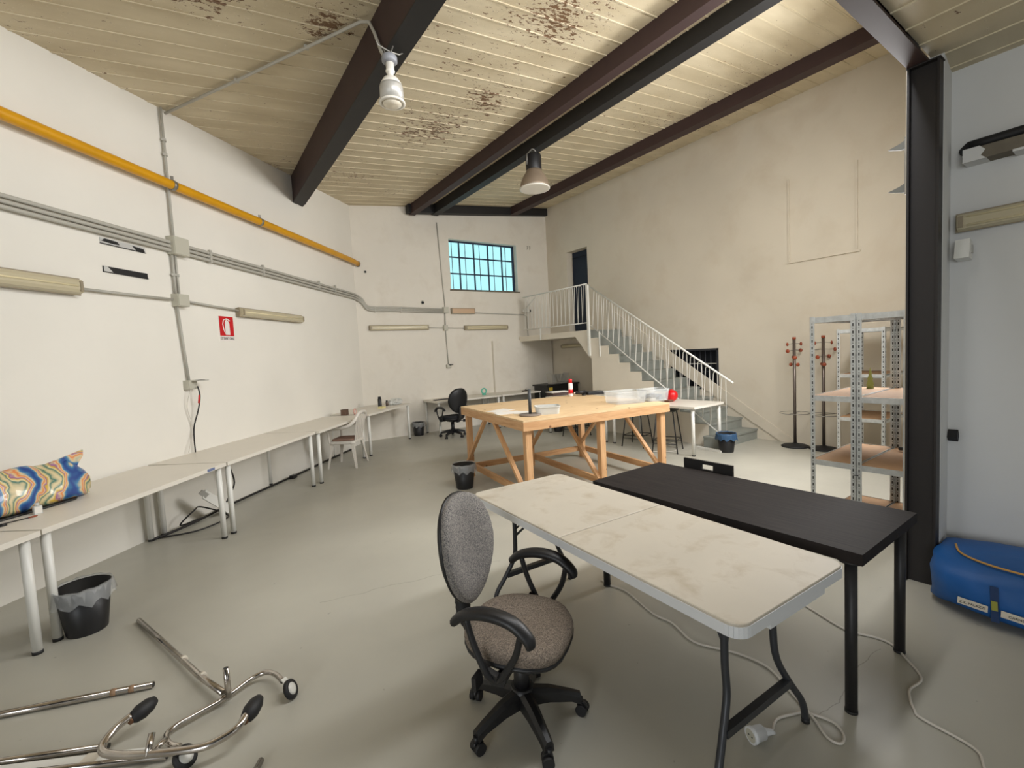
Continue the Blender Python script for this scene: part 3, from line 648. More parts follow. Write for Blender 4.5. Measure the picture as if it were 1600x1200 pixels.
# small holes and marks with depth on the back wall
for (x, z, r, lb) in ((4.256, 2.86, .045, 'small round vent hole above back wall conduits'), (3.06, 3.46, .03, 'small dark hole just below the end of the yellow pipe')):
    t = thing('wall_hole', lb, 'vent', bw(x, z), BANG)
    bm = NB(); tube(bm, [(0, -.012, 0), (0, 0, 0)], r, 14); obj('rim', bm, GREYBOX, t); bm = NB(); tube(bm, [(0, -.014, 0), (0, -.012, 0)], r*.7, 12); obj('opening', bm, VOID, t)
t = thing('wall_hook', 'small metal hook pair high right of the window', 'hook', bw(7.16, 4.27), BANG)
for s in (-.03, .04):
    bm = NB(); tube(bm, [(s, 0, .04), (s, -.03, .03), (s, -.03, -.03), (s, 0, -.04)], .006, 6); obj('hook_wire', bm, CLIP, t)
# metal strips left on the wall
for (z, lb, kk) in ((2.872, 'upper black and silver metal strip on the left wall', 0), (2.615, 'lower black and silver metal strip on the left wall', 1)):
    s0 = (LC-V((-.579, 5.609, 0))).length
    t = thing('metal_strip', lb, 'bracket', lw(s0-.22, z), LANG)
    bm = NB(); box(bm, -.23, .22, -.008, 0, -.022, .03); obj('plate', bm, SILVER if kk == 0 else BLACKP, t)
    bm = NB()
    if kk == 0:
        prism(bm, [(-.22, .0), (-.19, .027), (-.07, .02), (-.05, -.005), (-.12, -.008)], 1, -.012, -.008); obj('torn_tape', bm, BLACKP, t); bm = NB(); prism(bm, [(.08, .02), (.20, .01), (.21, -.018), (.12, -.02)], 1, -.012, -.008)
        obj('torn_tape', bm, BLACKP, t)
    else:
        prism(bm, [(-.225, -.02), (-.14, -.02), (-.19, .028), (-.225, .028)], 1, -.012, -.008); obj('bare_end', bm, SILVER, t)
    bm = NB(); box(bm, -.232, .222, -.014, 0, -.026, -.020); obj('lower_lip', bm, BLACKP, t)
# fire extinguisher sign
ps = V((.40, 6.704, 0)); t = thing('extinguisher_sign', 'red fire extinguisher sign reading ESTINTORE on left wall', 'sign', lw((LC-ps).length, 2.145), LANG)
bm = NB(); box(bm, -.122, .122, -.004, 0, -.16, .15); obj('backing', bm, SIGNW, t)
bm = NB(); box(bm, -.117, .117, -.007, -.004, -.095, .145); obj('red_panel', bm, RED, t)
bm = NB(); prism(bm, [(-.03, -.082), (.045, -.082), (.045, .06), (.03, .085), (.012, .095), (.012, .108), (.055, .088), (.06, .098), (.015, .122), (-.01, .122), (-.01, .095), (-.024, .085), (-.03, .06)], 1, -.010, -.007); obj('extinguisher_symbol', bm, SIGNW, t)
bm = NB(); tube(bm, [(-.01, -.0085, .112), (-.05, -.0085, .10), (-.067, -.0085, .05), (-.058, -.0085, -.01), (-.038, -.0085, -.062)], .006, 6); obj('hose_symbol', bm, SIGNW, t)
o = text('ESTINTORE', .046, SIGNK, t); o.rotation_euler = (PI/2, 0, 0); o.location = (0, -.006, -.128)

# near right wall: cement ledge, black pipe, white device
t = thing('wall_ledge', 'cement ledge with peeled white paint high on the near right wall', 'ledge', (NX, -.5, 2.70))
bm = NB(); box(bm, -.13, .005, -1.5, 1.265, 0, .075); obj('cement_core', bm, CEMENT, t, bevel=.004)
bm = NB(); prism(bm, [(1.266, -.003), (1.266, .078), (1.19, .078), (1.165, .05), (1.185, .02), (1.16, -.003)], 0, -.134, .0); obj('paint_remnant', bm, WALLN, t)
bm = NB(); box(bm, -.136, .0, -1.5, 1.05, -.012, .002); obj('painted_lower_lip', bm, WALLN, t)
t = thing('black_pipe', 'black pipe above the cement ledge at right', 'pipe', (NX-.06, .2, 2.83))
bm = NB(); tube(bm, smooth([(0, -2, .0), (0, -.6, -.01), (0, 0, -.01), (0, .54, -.02)], 5), .032, 12); obj('pipe', bm, BLACKR, t)
bm = NB(); tube(bm, [(0, .54, -.02), (.05, .575, -.03)], .034, 12); obj('pipe_end', bm, BLACKR, t)
t = thing('alarm_sensor', 'small white box sensor on the corner right of the column', 'sensor', (4.13, .80, 2.16))
bm = NB(); prism(bm, [(-.05, -.05), (.05, -.06), (.05, .05), (-.02, .07)], 1, -.07, 0); obj('housing', bm, WHITEM, t, bevel=.006)
bm = NB(); box(bm, -.01, .04, -.076, -.07, -.02, .03); obj('lens', bm, LGREY, t)
bm = NB(); box(bm, 4.12, 4.215, .76, .801, 1.86-.02, 1.9+.03); 
bm.free()
bm = NB(); prism(bm, [(0, .0), (.03, -.03), (.055, .01), (.03, .05)], 1, -.05, 0); o = obj('key_hook', bm, BLACKR, loc=(4.17, .84, .93)); tag(o, 'small black hook low on the white corner right of the column', 'hook')

# ------------------------------------------------------------------ ceiling lamps
t = thing('pendant_lamp', 'white and grey cylindrical spot lamp hanging under the deep brown beam', 'lamp', (1.53, 3.70, 4.2))
bm = NB(); tube(bm, [(-.11, -.02, .0), (-.09, 0, -.02), (0, 0, -.04), (.1, .03, -.02), (.14, .03, .01)], .006, 6); tube(bm, [(-.05, .02, 0), (-.02, 0, -.09)], .005, 6); tube(bm, [(.03, -.02, 0), (0, 0, -.09)], .005, 6); obj('wire_hanger', bm, CLIP, t)
bm = NB(); lathe(bm, [(.0, -.075), (.055, -.078), (.062, -.09), (.062, -.125), (.05, -.135), (0, -.135)], 20); obj('ceiling_rose', bm, mat('blue_grey_plastic', (140, 142, 148), .4), t)
bm = NB(); lathe(bm, [(.033, -.12), (.033, -.19), (.037, -.195), (.037, -.205), (.025, -.21), (.025, -.24), (.06, -.26), (.085, -.30), (.088, -.32)], 24); obj('lamp_neck', bm, LWHITE, t)
bm = NB(); lathe(bm, [(.089, -.31), (.094, -.33), (.096, -.44)], 24); obj('lamp_body', bm, LGREY, t)
bm = NB(); lathe(bm, [(.096, -.435), (.106, -.445), (.106, -.455), (.085, -.458), (.082, -.44)], 24); obj('lamp_rim', bm, LWHITE, t)
bm = NB(); lathe(bm, [(.084, -.448), (.07, -.465), (.04, -.475), (.0, -.478)], 24); obj('lens', bm, mat('lens_white', (226, 218, 200), .25), t)
t = thing('bell_lamp', 'bell-shaped industrial lamp with black top hanging from black beam', 'lamp', (4.52, 5.60, cz(4.62)-.2))
bm = NB(); tube(bm, [(-.13, 0, -.27), (-.12, 0, -.12), (-.02, 0, -.02), (.02, 0, -.02), (.13, 0, -.12), (.135, 0, -.27)], .009, 8); obj('hanger', bm, CLIP, t)
bm = NB(); lathe(bm, [(0, -.10), (.115, -.11), (.12, -.13), (.12, -.33), (.11, -.35)], 24); obj('ballast_housing', bm, BLACKP, t)
bm = NB(); lathe(bm, [(.115, -.33), (.13, -.37), (.17, -.43), (.205, -.50), (.222, -.57), (.226, -.60), (.218, -.60), (.21, -.57), (.195, -.50), (.16, -.44), (.1, -.37)], 30); obj('reflector', bm, BRONZE, t)
bm = NB(); lathe(bm, [(.216, -.585), (.15, -.592), (.0, -.594)], 30); obj('glass', bm, GLASSY, t)
bm = NB(); lathe(bm, [(.222, -.595), (.232, -.60), (.232, -.615), (.212, -.615)], 30); obj('rim', bm, LWHITE, t)

# ------------------------------------------------------------------ white desks
def make_desk(L, D, name='office_desk', label='', loc=(0, 0, 0), rz=0, group=None, H=.735, legs=(1, 1, 1, 1)):
    t = thing(name, label, 'desk', loc, rz, group)
    bm = NB(); box(bm, -L/2, L/2, -D/2, D/2, H-.034, H); obj('desktop', bm, DESKW, t, bevel=.003)
    i = 0
    for sx in (-1, 1):
        for sy in (-1, 1):
            if legs[i]:
                x = sx*(L/2-.055); y = sy*(D/2-.045)
                bm = NB(); cyl(bm, (x, y, .018), (x, y, H-.034), .025, 16); lg = obj('leg', bm, WHITEM, t)
                bm = NB(); cyl(bm, (x, y, 0), (x, y, .02), .0262, 16); obj('foot', bm, FEETK, lg)
            i += 1
    return t
def desk_from(P, Q, label, depth=.83):
    P = V((P[0], P[1], 0)); Q = V((Q[0], Q[1], 0)); d = (Q-P); L = d.length+.11; d.normalize(); n = V((d.y, -d.x, 0))
    c = (P+Q)/2-n*(depth/2-.045)
    return make_desk(L, depth, 'office_desk', label, (c.x, c.y, 0), math.atan2(d.y, d.x)), c, math.atan2(d.y, d.x)
GD = None
desk_from((-1.85, 2.59), (-.889, 3.85), 'white desk cut off at the left picture edge, pens on it')
dB, cB, aB = desk_from((-.82, 3.96), (.138, 5.223), 'second white desk of the left row, holding the printed bag')
desk_from((.221, 5.318), (1.231, 6.56), 'third white desk of the left row, blue sticker on its edge')
desk_from((1.353, 6.65), (2.30, 7.80), 'fourth white desk of the left row, garden chair pulled up to it')
desk_from((2.45, 7.915), (3.594, 8.998-.05), 'last white desk of the left row, in the far corner')
bm = NB(); box(bm, -.055, .055, -.001, .001, -.012, .012); o = obj('edge_sticker', bm, mat('sticker_blue', (104, 116, 150), .5), loc=(.10, 5.09, .722)); o.location = V((.245, 5.245, .722)); 
# sticker sits on the front edge of the third desk
d_ = V((1.01, 1.242, 0)).normalized(); n_2 = V((d_.y, -d_.x, 0)); pp = V((.221, 5.318, 0))+d_*(-.02)+n_2*.0465
o.location = (pp.x-d_.x*.27, pp.y-d_.y*.27, .718); o.rotation_euler = (0, 0, math.atan2(d_.y, d_.x)); tag(o, 'tiny blue sticker on the front edge of the second left desk', 'sticker')
make_desk(1.55, .80, 'office_desk', 'white desk against the back wall behind the black office chair', (4.88, 8.95, 0), -.045)
make_desk(1.15, .80, 'office_desk', 'short white desk continuing right along the back wall', (6.26, 8.90, 0), -.045)
make_desk(1.62, .80, 'office_desk', 'white desk by the stairs with the red ball on it', (6.30, 4.72, 0), PI/2+.02)
make_desk(1.62, .80, 'office_desk', 'white desk behind the wooden workbench, mostly hidden', (6.27, 6.42, 0), PI/2+.02)

# ------------------------------------------------------------------ white folding table
ft = thing('folding_table', 'long white plastic folding table with stained worn top', 'table', (1.772, 1.663, 0), math.radians(-2.9))
for s, nm in ((-1, 'near'), (1, 'far')):
    bm = NB()
    r0 = .055; half = [(.3675, s*.0015)]
    for k in range(7):
        q = PI/2*k/6; half.append((.3675-r0+r0*math.cos(q), s*(.93-r0+r0*math.sin(q))))
    for k in range(7):
        q = PI/2+PI/2*k/6; half.append((-.3675+r0+r0*math.cos(q), s*(.93-r0+r0*math.sin(q))))
    half.append((-.3675, s*.0015))
    slab(bm, half, .698, .742, .007); h = obj('table_half', bm, FOLDT, ft)
    # rim: lighter clean edge band
    bm = NB(); A = []; B = []
    outer = half
    n = len(outer)
    cyy = s*.46
    for i in range(n-1):
        x0, y0 = outer[i]; x1, y1 = outer[i+1]
        dx, dy = y1-y0, -(x1-x0); l = math.hypot(dx, dy) or 1; 
        if (dx*(x0)+dy*(y0-cyy)) < 0: dx, dy = -dx, -dy
        ox, oy = dx/l*.0025, dy/l*.0025
        vs = [bm.verts.new((x0+ox, y0+oy, .694)), bm.verts.new((x1+ox, y1+oy, .694)), bm.verts.new((x1+ox, y1+oy, .733)), bm.verts.new((x0+ox, y0+oy, .733)),
              bm.verts.new((x0-ox*3, y0-oy*3, .694)), bm.verts.new((x1-ox*3, y1-oy*3, .694)), bm.verts.new((x1-ox*3, y1-oy*3, .733)), bm.verts.new((x0-ox*3, y0-oy*3, .733))]
        for f in ((0, 1, 2, 3), (7, 6, 5, 4), (0, 4, 5, 1), (2, 6, 7, 3), (1, 5, 6, 2), (3, 7, 4, 0)): bm.faces.new([vs[q] for q in f])
    obj('rim', bm, FOLDE, h)
bm = NB(); box(bm, -.19, .19, -.928, -.915, .672, .70); o = obj('carry_handle', bm, FOLDE, ft, bevel=.006)
for s in (-1, 1):
    yy = s*.74
    lg = None
    for sx in (-1, 1):
        pts = smooth([(sx*.165, yy, .69), (sx*.168, yy, .45), (sx*.175, yy+s*.01, .32), (sx*.235, yy+s*.03, .20), (sx*.295, yy+s*.05, .10), (sx*.315, yy+s*.055, .012)], 5)
        bm = NB(); tube(bm, pts, .0145, 12); lg = obj('leg', bm, FOLDL, ft)
        bm = NB(); tube(bm, [(sx*.315, yy+s*.055, 0), (sx*.315, yy+s*.055, .02)], .0165, 12); obj('foot', bm, BLACKR, lg)
        bm = NB(); tube(bm, [(sx*.168, yy, .50), (sx*.10, yy-s*.14, .66), (sx*.05, yy-s*.22, .685)], .006, 8); obj('brace', bm, FOLDL, ft)
    bm = NB(); bar(bm, (-.225, yy+s*.03, .205), (.225, yy+s*.03, .205), .03, .03); obj('crossbar', bm, FOLDL, ft)
    bm = NB(); tube(bm, [(-.168, yy, .46), (-.10, yy-s*.03, .52), (.10, yy-s*.03, .52), (.168, yy, .46)], .008, 8); obj('stretcher', bm, FOLDL, ft)
    bm = NB(); tube(bm, [(-.02, yy-s*.03, .53), (-.02, yy-s*.38, .685)], .008, 8); obj('diagonal_brace', bm, FOLDL, ft)
    bm = NB(); bar(bm, (-.32, yy, .688), (.32, yy, .688), .03, .02); obj('hinge_bar', bm, FOLDL, ft)
bm = NB(); box(bm, -.34, -.32, -.85, .85, .675, .697); obj('side_rail', bm, FOLDL, ft)
bm = NB(); box(bm, .32, .34, -.85, .85, .675, .697); obj('side_rail', bm, FOLDL, ft)

# ------------------------------------------------------------------ black table
bt = thing('black_table', 'black-brown rectangular table beside the white folding table', 'table', (2.575, 1.478, 0))
bm = NB(); box(bm, -.362, .362, -.778, .778, .692, .742); obj('tabletop', bm, BTOP, bt, bevel=.0025)
for sx in (-1, 1):
    for sy in (-1, 1):
        x = sx*.318; y = sy*.722; bm = NB(); cyl(bm, (x, y, .01), (x, y, .692), .0235, 18); lg = obj('leg', bm, BEDGE, bt)
        bm = NB(); cyl(bm, (x, y, 0), (x, y, .012), .025, 18); obj('foot', bm, FEETK, lg)
        bm = NB(); cyl(bm, (x, y, .684), (x, y, .692), .05, 18); obj('leg_plate', bm, BEDGE, lg)

# ------------------------------------------------------------------ chairs
def office_chair(label, loc, rz, fab, arms=True, back=(.49, .42), seat_z=.455, star=0):
    t = thing('office_chair', label, 'chair', loc, rz)
    # seat cushion
    bm = NB(); n = 28; rings = []
    def outline(k, gr):
        a = 2*PI*k/n; c, s = math.cos(a), math.sin(a)
        e = .72; x = .232*gr*math.copysign(abs(c)**e, c); y = .225*gr*math.copysign(abs(s)**e, s)
        if s > 0: x *= 1-.10*s
        return x, y
    for gr, z in ((.90, seat_z-.055), (1.0, seat_z-.04), (1.02, seat_z-.015), (.97, seat_z+.008), (.8, seat_z+.012), (.45, seat_z+.004), (.12, seat_z)):
        ring = []
        for k in range(n):
            x, y = outline(k, gr); zz = z-(.025*max(0, -y/.22)**3 if z > seat_z-.05 else .01*max(0, -y/.22)**3); ring.append(bm.verts.new((x, y, zz)))
        rings.append(ring)
    for A, B in zip(rings, rings[1:]):
        for k in range(n): bm.faces.new((A[k], A[(k+1) % n], B[(k+1) % n], B[k]))
    bm.faces.new(rings[0][::-1]); bm.faces.new(rings[-1]); obj('seat', bm, SFAB if fab is GFAB else fab, t, sm=True)
    bm = NB(); R1 = []; 
    for gr, z in ((.55, seat_z-.10), (.86, seat_z-.085), (1.0, seat_z-.062), (1.02, seat_z-.045)):
        R1.append([bm.verts.new((outline(k, gr)[0], outline(k, gr)[1], z-.02*max(0, -outline(k, gr)[1]/.22)**3)) for k in range(n)])
    for A, B in zip(R1, R1[1:]):
        for k in range(n): bm.faces.new((A[k], A[(k+1) % n], B[(k+1) % n], B[k]))
    bm.faces.new(R1[0][::-1]); bm.faces.new(R1[-1]); obj('seat_shell', bm, BLACKP, t, sm=True)
    # backrest: shield outline, curved about the vertical
    H, Wd = back; zb = seat_z+.068; n = 32
    def bout(k, gr):
        a = 2*PI*k/n; c, s = math.cos(a), math.sin(a); x = Wd/2*gr*math.copysign(abs(c)**.85, c); z = H/2*gr*math.copysign(abs(s)**.92, s)
        if s < 0: x *= 1-.26*(-s)**1.3
        return x, z
    def by(x, z): return .262+.055*(z/(H/2))*.6-.9*x*x+.012*math.cos(z*5)
    for nm, m, layers in (('backrest', fab, ((1.0, -.0), (1.0, -.022), (.93, -.036), (.6, -.04), (.15, -.038))), ('backrest_shell', BLACKP, ((1.0, .0), (1.015, .012), (.9, .028), (.5, .032), (.12, .032)))):
        bm = NB(); rings = []
        for gr, off in layers:
            rings.append([bm.verts.new((bout(k, gr)[0], by(*bout(k, gr))+off, zb+H/2+bout(k, gr)[1])) for k in range(n)])
        for A, B in zip(rings, rings[1:]):
            for k in range(n): bm.faces.new((A[k], A[(k+1) % n], B[(k+1) % n], B[k]))
        bm.faces.new(rings[0][::-1]); bm.faces.new(rings[-1]); obj(nm, bm, m, t, sm=True)
    # bellows support under the backrest
    pts = smooth([(0, .08, seat_z-.09), (0, .20, seat_z-.095), (0, .272, seat_z-.03), (0, .288, seat_z+.06), (0, .292, zb+.12)], 8)
    rr = [.032+.003*(i % 2) for i in range(len(pts))]
    bm = NB(); tube(bm, pts, rr, 12); 
    for v in bm.verts: v.co.x *= 1.15
    obj('back_support', bm, BLACKR, t)
    if arms:
        for s in (-1, 1):
            X = s*.285
            ap = smooth([(X, .155, seat_z+.135), (X, .10, seat_z+.175), (X, .0, seat_z+.195), (X, -.10, seat_z+.18), (X, -.165, seat_z+.13), (X, -.175, seat_z+.10)], 6)
            bm = NB(); tube(bm, ap, [.018+.006*math.sin(PI*i/(len(ap)-1)) for i in range(len(ap))], 10)
            for v in bm.verts: v.co.x = X+(v.co.x-X)*1.45
            ar = obj('armrest', bm, BLACKP, t)
            for q in ([(X, .10, seat_z+.165), (X, .07, seat_z+.06), (X, .02, seat_z-.05), (X*.93, -.01, seat_z-.085)], [(X, -.135, seat_z+.14), (X, -.11, seat_z+.05), (X, -.055, seat_z-.04), (X*.93, -.02, seat_z-.085)]):
                bm = NB(); tube(bm, smooth(q, 4), .0135, 8)
                obj('arm_support', bm, BLACKP, ar)
            bm = NB(); prism(bm, [(.055, seat_z-.01), (.03, seat_z-.075), (.0, seat_z-.10), (-.05, seat_z-.095), (-.08, seat_z-.0), (-.06, seat_z-.04), (-.02, seat_z-.06), (.025, seat_z-.045)], 0, X*.93-.014, X*.93+.014); obj('arm_bracket', bm, BLACKP, ar, bevel=.004)
            bm = NB(); bar(bm, (X*.93, -.02, seat_z-.09), (s*.05, -.02, seat_z-.095), .05, .014); obj('arm_plate', bm, BLACKP, ar)
    bm = NB(); box(bm, -.07, .07, -.10, .10, seat_z-.125, seat_z-.085); obj('mechanism', bm, BLACKP, t, bevel=.008)
    bm = NB(); cyl(bm, (0, 0, .22), (0, 0, seat_z-.12), .026, 16); obj('gas_lift', bm, BLACKP, t)
    bm = NB(); cyl(bm, (0, 0, .12), (0, 0, .30), .036, 16); obj('lift_cover', bm, BLACKP, t)
    bm = NB(); tube(bm, [(-.05, .05, seat_z-.11), (-.22, .09, seat_z-.12)], .006, 8); box(bm, -.27, -.21, .08, .10, seat_z-.155, seat_z-.10); obj('lever', bm, BLACKP, t)
    bm = NB(); cyl(bm, (0, 0, .085), (0, 0, .165), .05, 18); hub = obj('base_hub', bm, BLACKP, t)
    for k in range(5):
        a = star+2*PI*k/5; c, s = math.cos(a), math.sin(a); d = V((c, s, 0)); q = V((-s, c, 0))
        bm = NB(); secs = []
        for r_, w, zt, zb_ in ((.03, .036, .155, .085), (.12, .030, .145, .088), (.22, .025, .115, .075), (.262, .022, .10, .055)):
            secs.append([bm.verts.new(d*r_+q*x+V((0, 0, z))) for x, z in ((-w, zb_), (-w*.9, zt-.015), (-w*.4, zt), (w*.4, zt), (w*.9, zt-.015), (w, zb_))])
        for A, B in zip(secs, secs[1:]):
            for i in range(6): bm.faces.new((A[i], A[(i+1) % 6], B[(i+1) % 6], B[i]))
        bm.faces.new(secs[0][::-1]); bm.faces.new(secs[-1]); sp = obj('base_arm', bm, BLACKP, t, bevel=.003)
        ca = a+.5+k*1.3; cd = V((math.cos(ca), math.sin(ca), 0)); cq = V((-cd.y, cd.x, 0)); cc = d*.262
        bm = NB()
        for sgn in (-1, 1): tube(bm, [cc+cq*sgn*.006+cd*.008+V((0, 0, .025)), cc+cq*sgn*.026+cd*.008+V((0, 0, .025))], .025, 16)
        obj('caster', bm, BLACKR, sp)
        bm = NB(); tube(bm, [cc+cq*-.008+cd*.008+V((0, 0, .034)), cc+cq*.008+cd*.008+V((0, 0, .034))], .024, 14); cyl(bm, cc+V((0, 0, .045)), cc+V((0, 0, .075)), .012, 8); obj('caster_hood', bm, BLACKP, sp)
    return t
office_chair('grey fabric office chair with loop armrests in the foreground', (1.105, 1.627, 0), math.radians(31), GFAB, star=math.radians(41-31))
office_chair('black office chair at the back wall desk', (4.33, 8.42, 0), math.radians(188), BLACKF, back=(.50, .46), seat_z=.44, star=.4)

# white garden armchair
gc = thing('garden_chair', 'white plastic garden armchair with brown seat pad', 'chair', (1.955, 7.50, 0), math.radians(-128))
bm = NB(); slab(bm, rrect(.44, .42, .06), .375, .42, .008); obj('seat', bm, PLASW, gc)
bm = NB(); slab(bm, rrect(.36, .36, .05), .421, .450, .01); obj('seat_pad', bm, CUSH, gc)
for sx in (-1, 1):
    for sy in (-1, 1):
        bm = NB(); a = V((sx*.19, sy*.18, .40)); b = V((sx*.245, sy*.235, 0)); sec = []
        for p_, w in ((a, .05), (a.lerp(b, .5), .035), (b, .024)):
            sec.append([bm.verts.new(p_+V((-sx*w, sy*0, 0))), bm.verts.new(p_+V((sx*.004, 0, 0))), bm.verts.new(p_+V((sx*.004, -sy*w, 0))), bm.verts.new(p_+V((-sx*.008, -sy*w, 0))), bm.verts.new(p_+V((-sx*.008, -sy*.012, 0))), bm.verts.new(p_+V((-sx*w, -sy*.012, 0)))])
        for A, B in zip(sec, sec[1:]):
            for i in range(6): bm.faces.new((A[i], A[(i+1) % 6], B[(i+1) % 6], B[i]))
        bm.faces.new(sec[0][::-1]); bm.faces.new(sec[-1]); obj('leg', bm, PLASW, gc)
for k in range(5):
    x = (k-2)*.075; bm = NB(); bar(bm, (x*.9, .19, .41), (x*1.15, .265, .83), .046, .012, up=(0, 1, 0)); obj('back_slat', bm, PLASW, gc)
for sx in (-1, 1):
    pts = smooth([(0, .275, .845), (sx*.14, .268, .825), (sx*.215, .235, .74), (sx*.25, .15, .665), (sx*.262, .0, .635), (sx*.262, -.16, .625), (sx*.25, -.22, .60)], 5)
    bm = NB(); tube(bm, pts, .026, 10)
    for v in bm.verts: v.co.z += (v.co.z-.62)*.04
    obj('arm_rail', bm, PLASW, gc)
    bm = NB(); bar(bm, (sx*.25, -.19, .61), (sx*.215, -.19, .40), .05, .018, up=(0, 1, 0)); obj('arm_post', bm, PLASW, gc)

# black wooden chair behind the black table
bc = thing('black_chair', 'black chair tucked behind the black table, slot in its backrest', 'chair', (3.21, 1.88, 0), math.radians(90))
bm = NB()
for (x0, x1, z0, z1) in ((-.19, -.045, .66, .80), (.045, .19, .66, .80), (-.045, .045, .775, .80), (-.045, .045, .66, .738)):
    box(bm, x0, x1, .205, .222, z0, z1)
bmesh.ops.remove_doubles(bm, verts=bm.verts, dist=1e-5)
obj('backrest', bm, BLACKP, bc)
for sx in (-1, 1):
    bm = NB(); bar(bm, (sx*.17, .20, .0), (sx*.17, .205, .70), .03, .022); obj('leg', bm, BLACKP, bc)
    bm = NB(); bar(bm, (sx*.17, -.18, .0), (sx*.17, -.17, .43), .03, .022); obj('leg', bm, BLACKP, bc)
bm = NB(); slab(bm, rrect(.38, .38, .04), .43, .45, .005); obj('seat', bm, BLACKP, bc)

# bar stools by the stairs desk
def stool(label, loc, rz):
    t = thing('bar_stool', label, 'stool', loc, rz)
    bm = NB(); slab(bm, rrect(.32, .32, .05), .635, .655, .005); obj('seat', bm, BLACKP, t)
    for sx in (-1, 1):
        for sy in (-1, 1):
            bm = NB(); cyl(bm, (sx*.12, sy*.12, .635), (sx*.19, sy*.19, 0), .010, 8); obj('leg', bm, BLACKP, t)
    bm = NB(); q = .168
    tube(bm, [(q, q, .19), (-q, q, .19), (-q, -q, .19), (q, -q, .19), (q, q, .19)], .007, 8); obj('footrest', bm, BLACKP, t)
    bm = NB(); q = .175
    tube(bm, [(q, q, .14), (q, -q, .14)], .006, 8); obj('stretcher', bm, BLACKP, t); bm = NB(); tube(bm, [(-q, q, .14), (-q, -q, .14)], .006, 8); obj('stretcher', bm, BLACKP, t)
    return t
s0 = stool('black bar stool under the red-ball desk, nearest the stairs', (6.03, 4.46, 0), .4)
dup(s0, (6.05, 5.07, 0), .25, 'middle black bar stool, seen through the workbench frame')
dup(s0, (6.0, 6.5, 0), .1, 'farthest black bar stool, behind the workbench')

# ------------------------------------------------------------------ wooden workbench
wb = thing('workbench', 'large pine workbench with plywood top and diagonal braces', 'table', (3.825, 4.464, 0), -.151)
Wb, Db, Hb = 1.995, 1.83, .965
bm = NB(); box(bm, -Wb/2, Wb/2, -Db/2, Db/2, Hb-.018, Hb); obj('plywood_top', bm, PLY, wb, bevel=.002)
def batten(name, a, b, w, h, up=(0, 0, 1)):
    bm = NB(); a = V(a); b = V(b); L = (b-a).length; box(bm, -w/2, w/2, -h/2, h/2, -L/2, L/2)
    o = obj(name, bm, PINE, wb, bevel=.003); d = (b-a).normalized(); u = V(up)
    if abs(d.dot(u)) > .99: u = V((0, 1, 0))
    s = d.cross(u).normalized(); u = s.cross(d).normalized()
    o.matrix_local = Matrix(((s.x, u.x, d.x, (a.x+b.x)/2), (s.y, u.y, d.y, (a.y+b.y)/2), (s.z, u.z, d.z, (a.z+b.z)/2), (0, 0, 0, 1))); return o
zr = Hb-.018-.047
for s in (-1, 1):
    batten('apron', (-Wb/2, s*(Db/2-.02), zr), (Wb/2, s*(Db/2-.02), zr), .036, .092)
    batten('apron', (s*(Wb/2-.02), -Db/2+.039, zr), (s*(Wb/2-.02), Db/2-.039, zr), .036, .092)
for fx in (-.92, 0.02, .92):
    for s in (-1, 1): batten('leg', (fx, s*(Db/2-.075), 0), (fx, s*(Db/2-.075), Hb-.02), .07, .07)
    batten('bottom_rail', (fx+.055, -Db/2+.05, .125), (fx+.055, Db/2-.05, .125), .036, .075)
    for s in (-1, 1): batten('brace', (fx-.052, s*.10, Hb-.07), (fx-.052, s*(Db/2-.07), .19), .036, .045, (1, 0, 0))
batten('bottom_rail', (-.92, Db/2-.02, .125), (.92, Db/2-.02, .125), .036, .075)
# on the bench
HT = Hb
t = thing('roll_holder', 'dark upright rod on a round base at the bench corner', 'holder', (3.00, 3.98, HT))
bm = NB(); lathe(bm, [(0, 0), (.12, 0), (.125, .008), (.12, .016), (0, .018)], 28); obj('base', bm, mat('grey_base', (128, 116, 106), .5), t)
bm = NB(); cyl(bm, (.0, 0, .015), (.0, 0, .285), .018, 14); obj('rod', bm, mat('dark_rod', (62, 64, 66), .45), t)
def tub(label, loc, rz, w, d, h, m, name='plastic_box', cat='box'):
    t = thing(name, label, cat, loc, rz); th = .004
    bm = NB(); o = rrect(w*.9, d*.88, .03, 3); p_ = rrect(w, d, .035, 3); n = len(o)
    A = [bm.verts.new((x, y, 0)) for x, y in o]; B = [bm.verts.new((x, y, h)) for x, y in p_]; Ci = [bm.verts.new((x*(1-2*th/w), y*(1-2*th/d), h)) for x, y in p_]; Di = [bm.verts.new((x*.98, y*.98, th)) for x, y in o]
    for P_, Q_ in ((A, B), (B, Ci), (Ci, Di)):
        for k in range(n): bm.faces.new((P_[k], P_[(k+1) % n], Q_[(k+1) % n], Q_[k]))
    bm.faces.new(A[::-1]); bm.faces.new(Di); obj('body', bm, m, t)
    bm = NB(); q = rrect(w+.012, d+.012, .04, 3); A = [bm.verts.new((x, y, h-.012)) for x, y in q]; B = [bm.verts.new((x, y, h)) for x, y in q]; C2 = [bm.verts.new((x, y, h)) for x, y in p_]
    for P_, Q_ in ((A, B), (B, C2)):
        for k in range(n): bm.faces.new((P_[k], P_[(k+1) % n], Q_[(k+1) % n], Q_[k]))
    obj('rim', bm, m, t); return t
tub('small frosted white tub beside the dark rod', (3.20, 3.93, HT), -.55, .27, .2, .09, TUBW)
tub('larger clear plastic box near the bench right end', (4.40, 3.86, HT), -.35, .44, .34, .15, CLEAR)
t = tub('clear plastic box of dark bits right of the larger box', (4.76, 3.72, HT), -.2, .34, .26, .15, CLEAR)
bm = NB(); random.seed(3)
for k in range(26): 
    c = V((random.uniform(-.11, .11), random.uniform(-.08, .08), .01+random.uniform(0, .05))); s = random.uniform(.012, .03); box(bm, c.x-s, c.x+s, c.y-s, c.y+s, c.z, c.z+s)
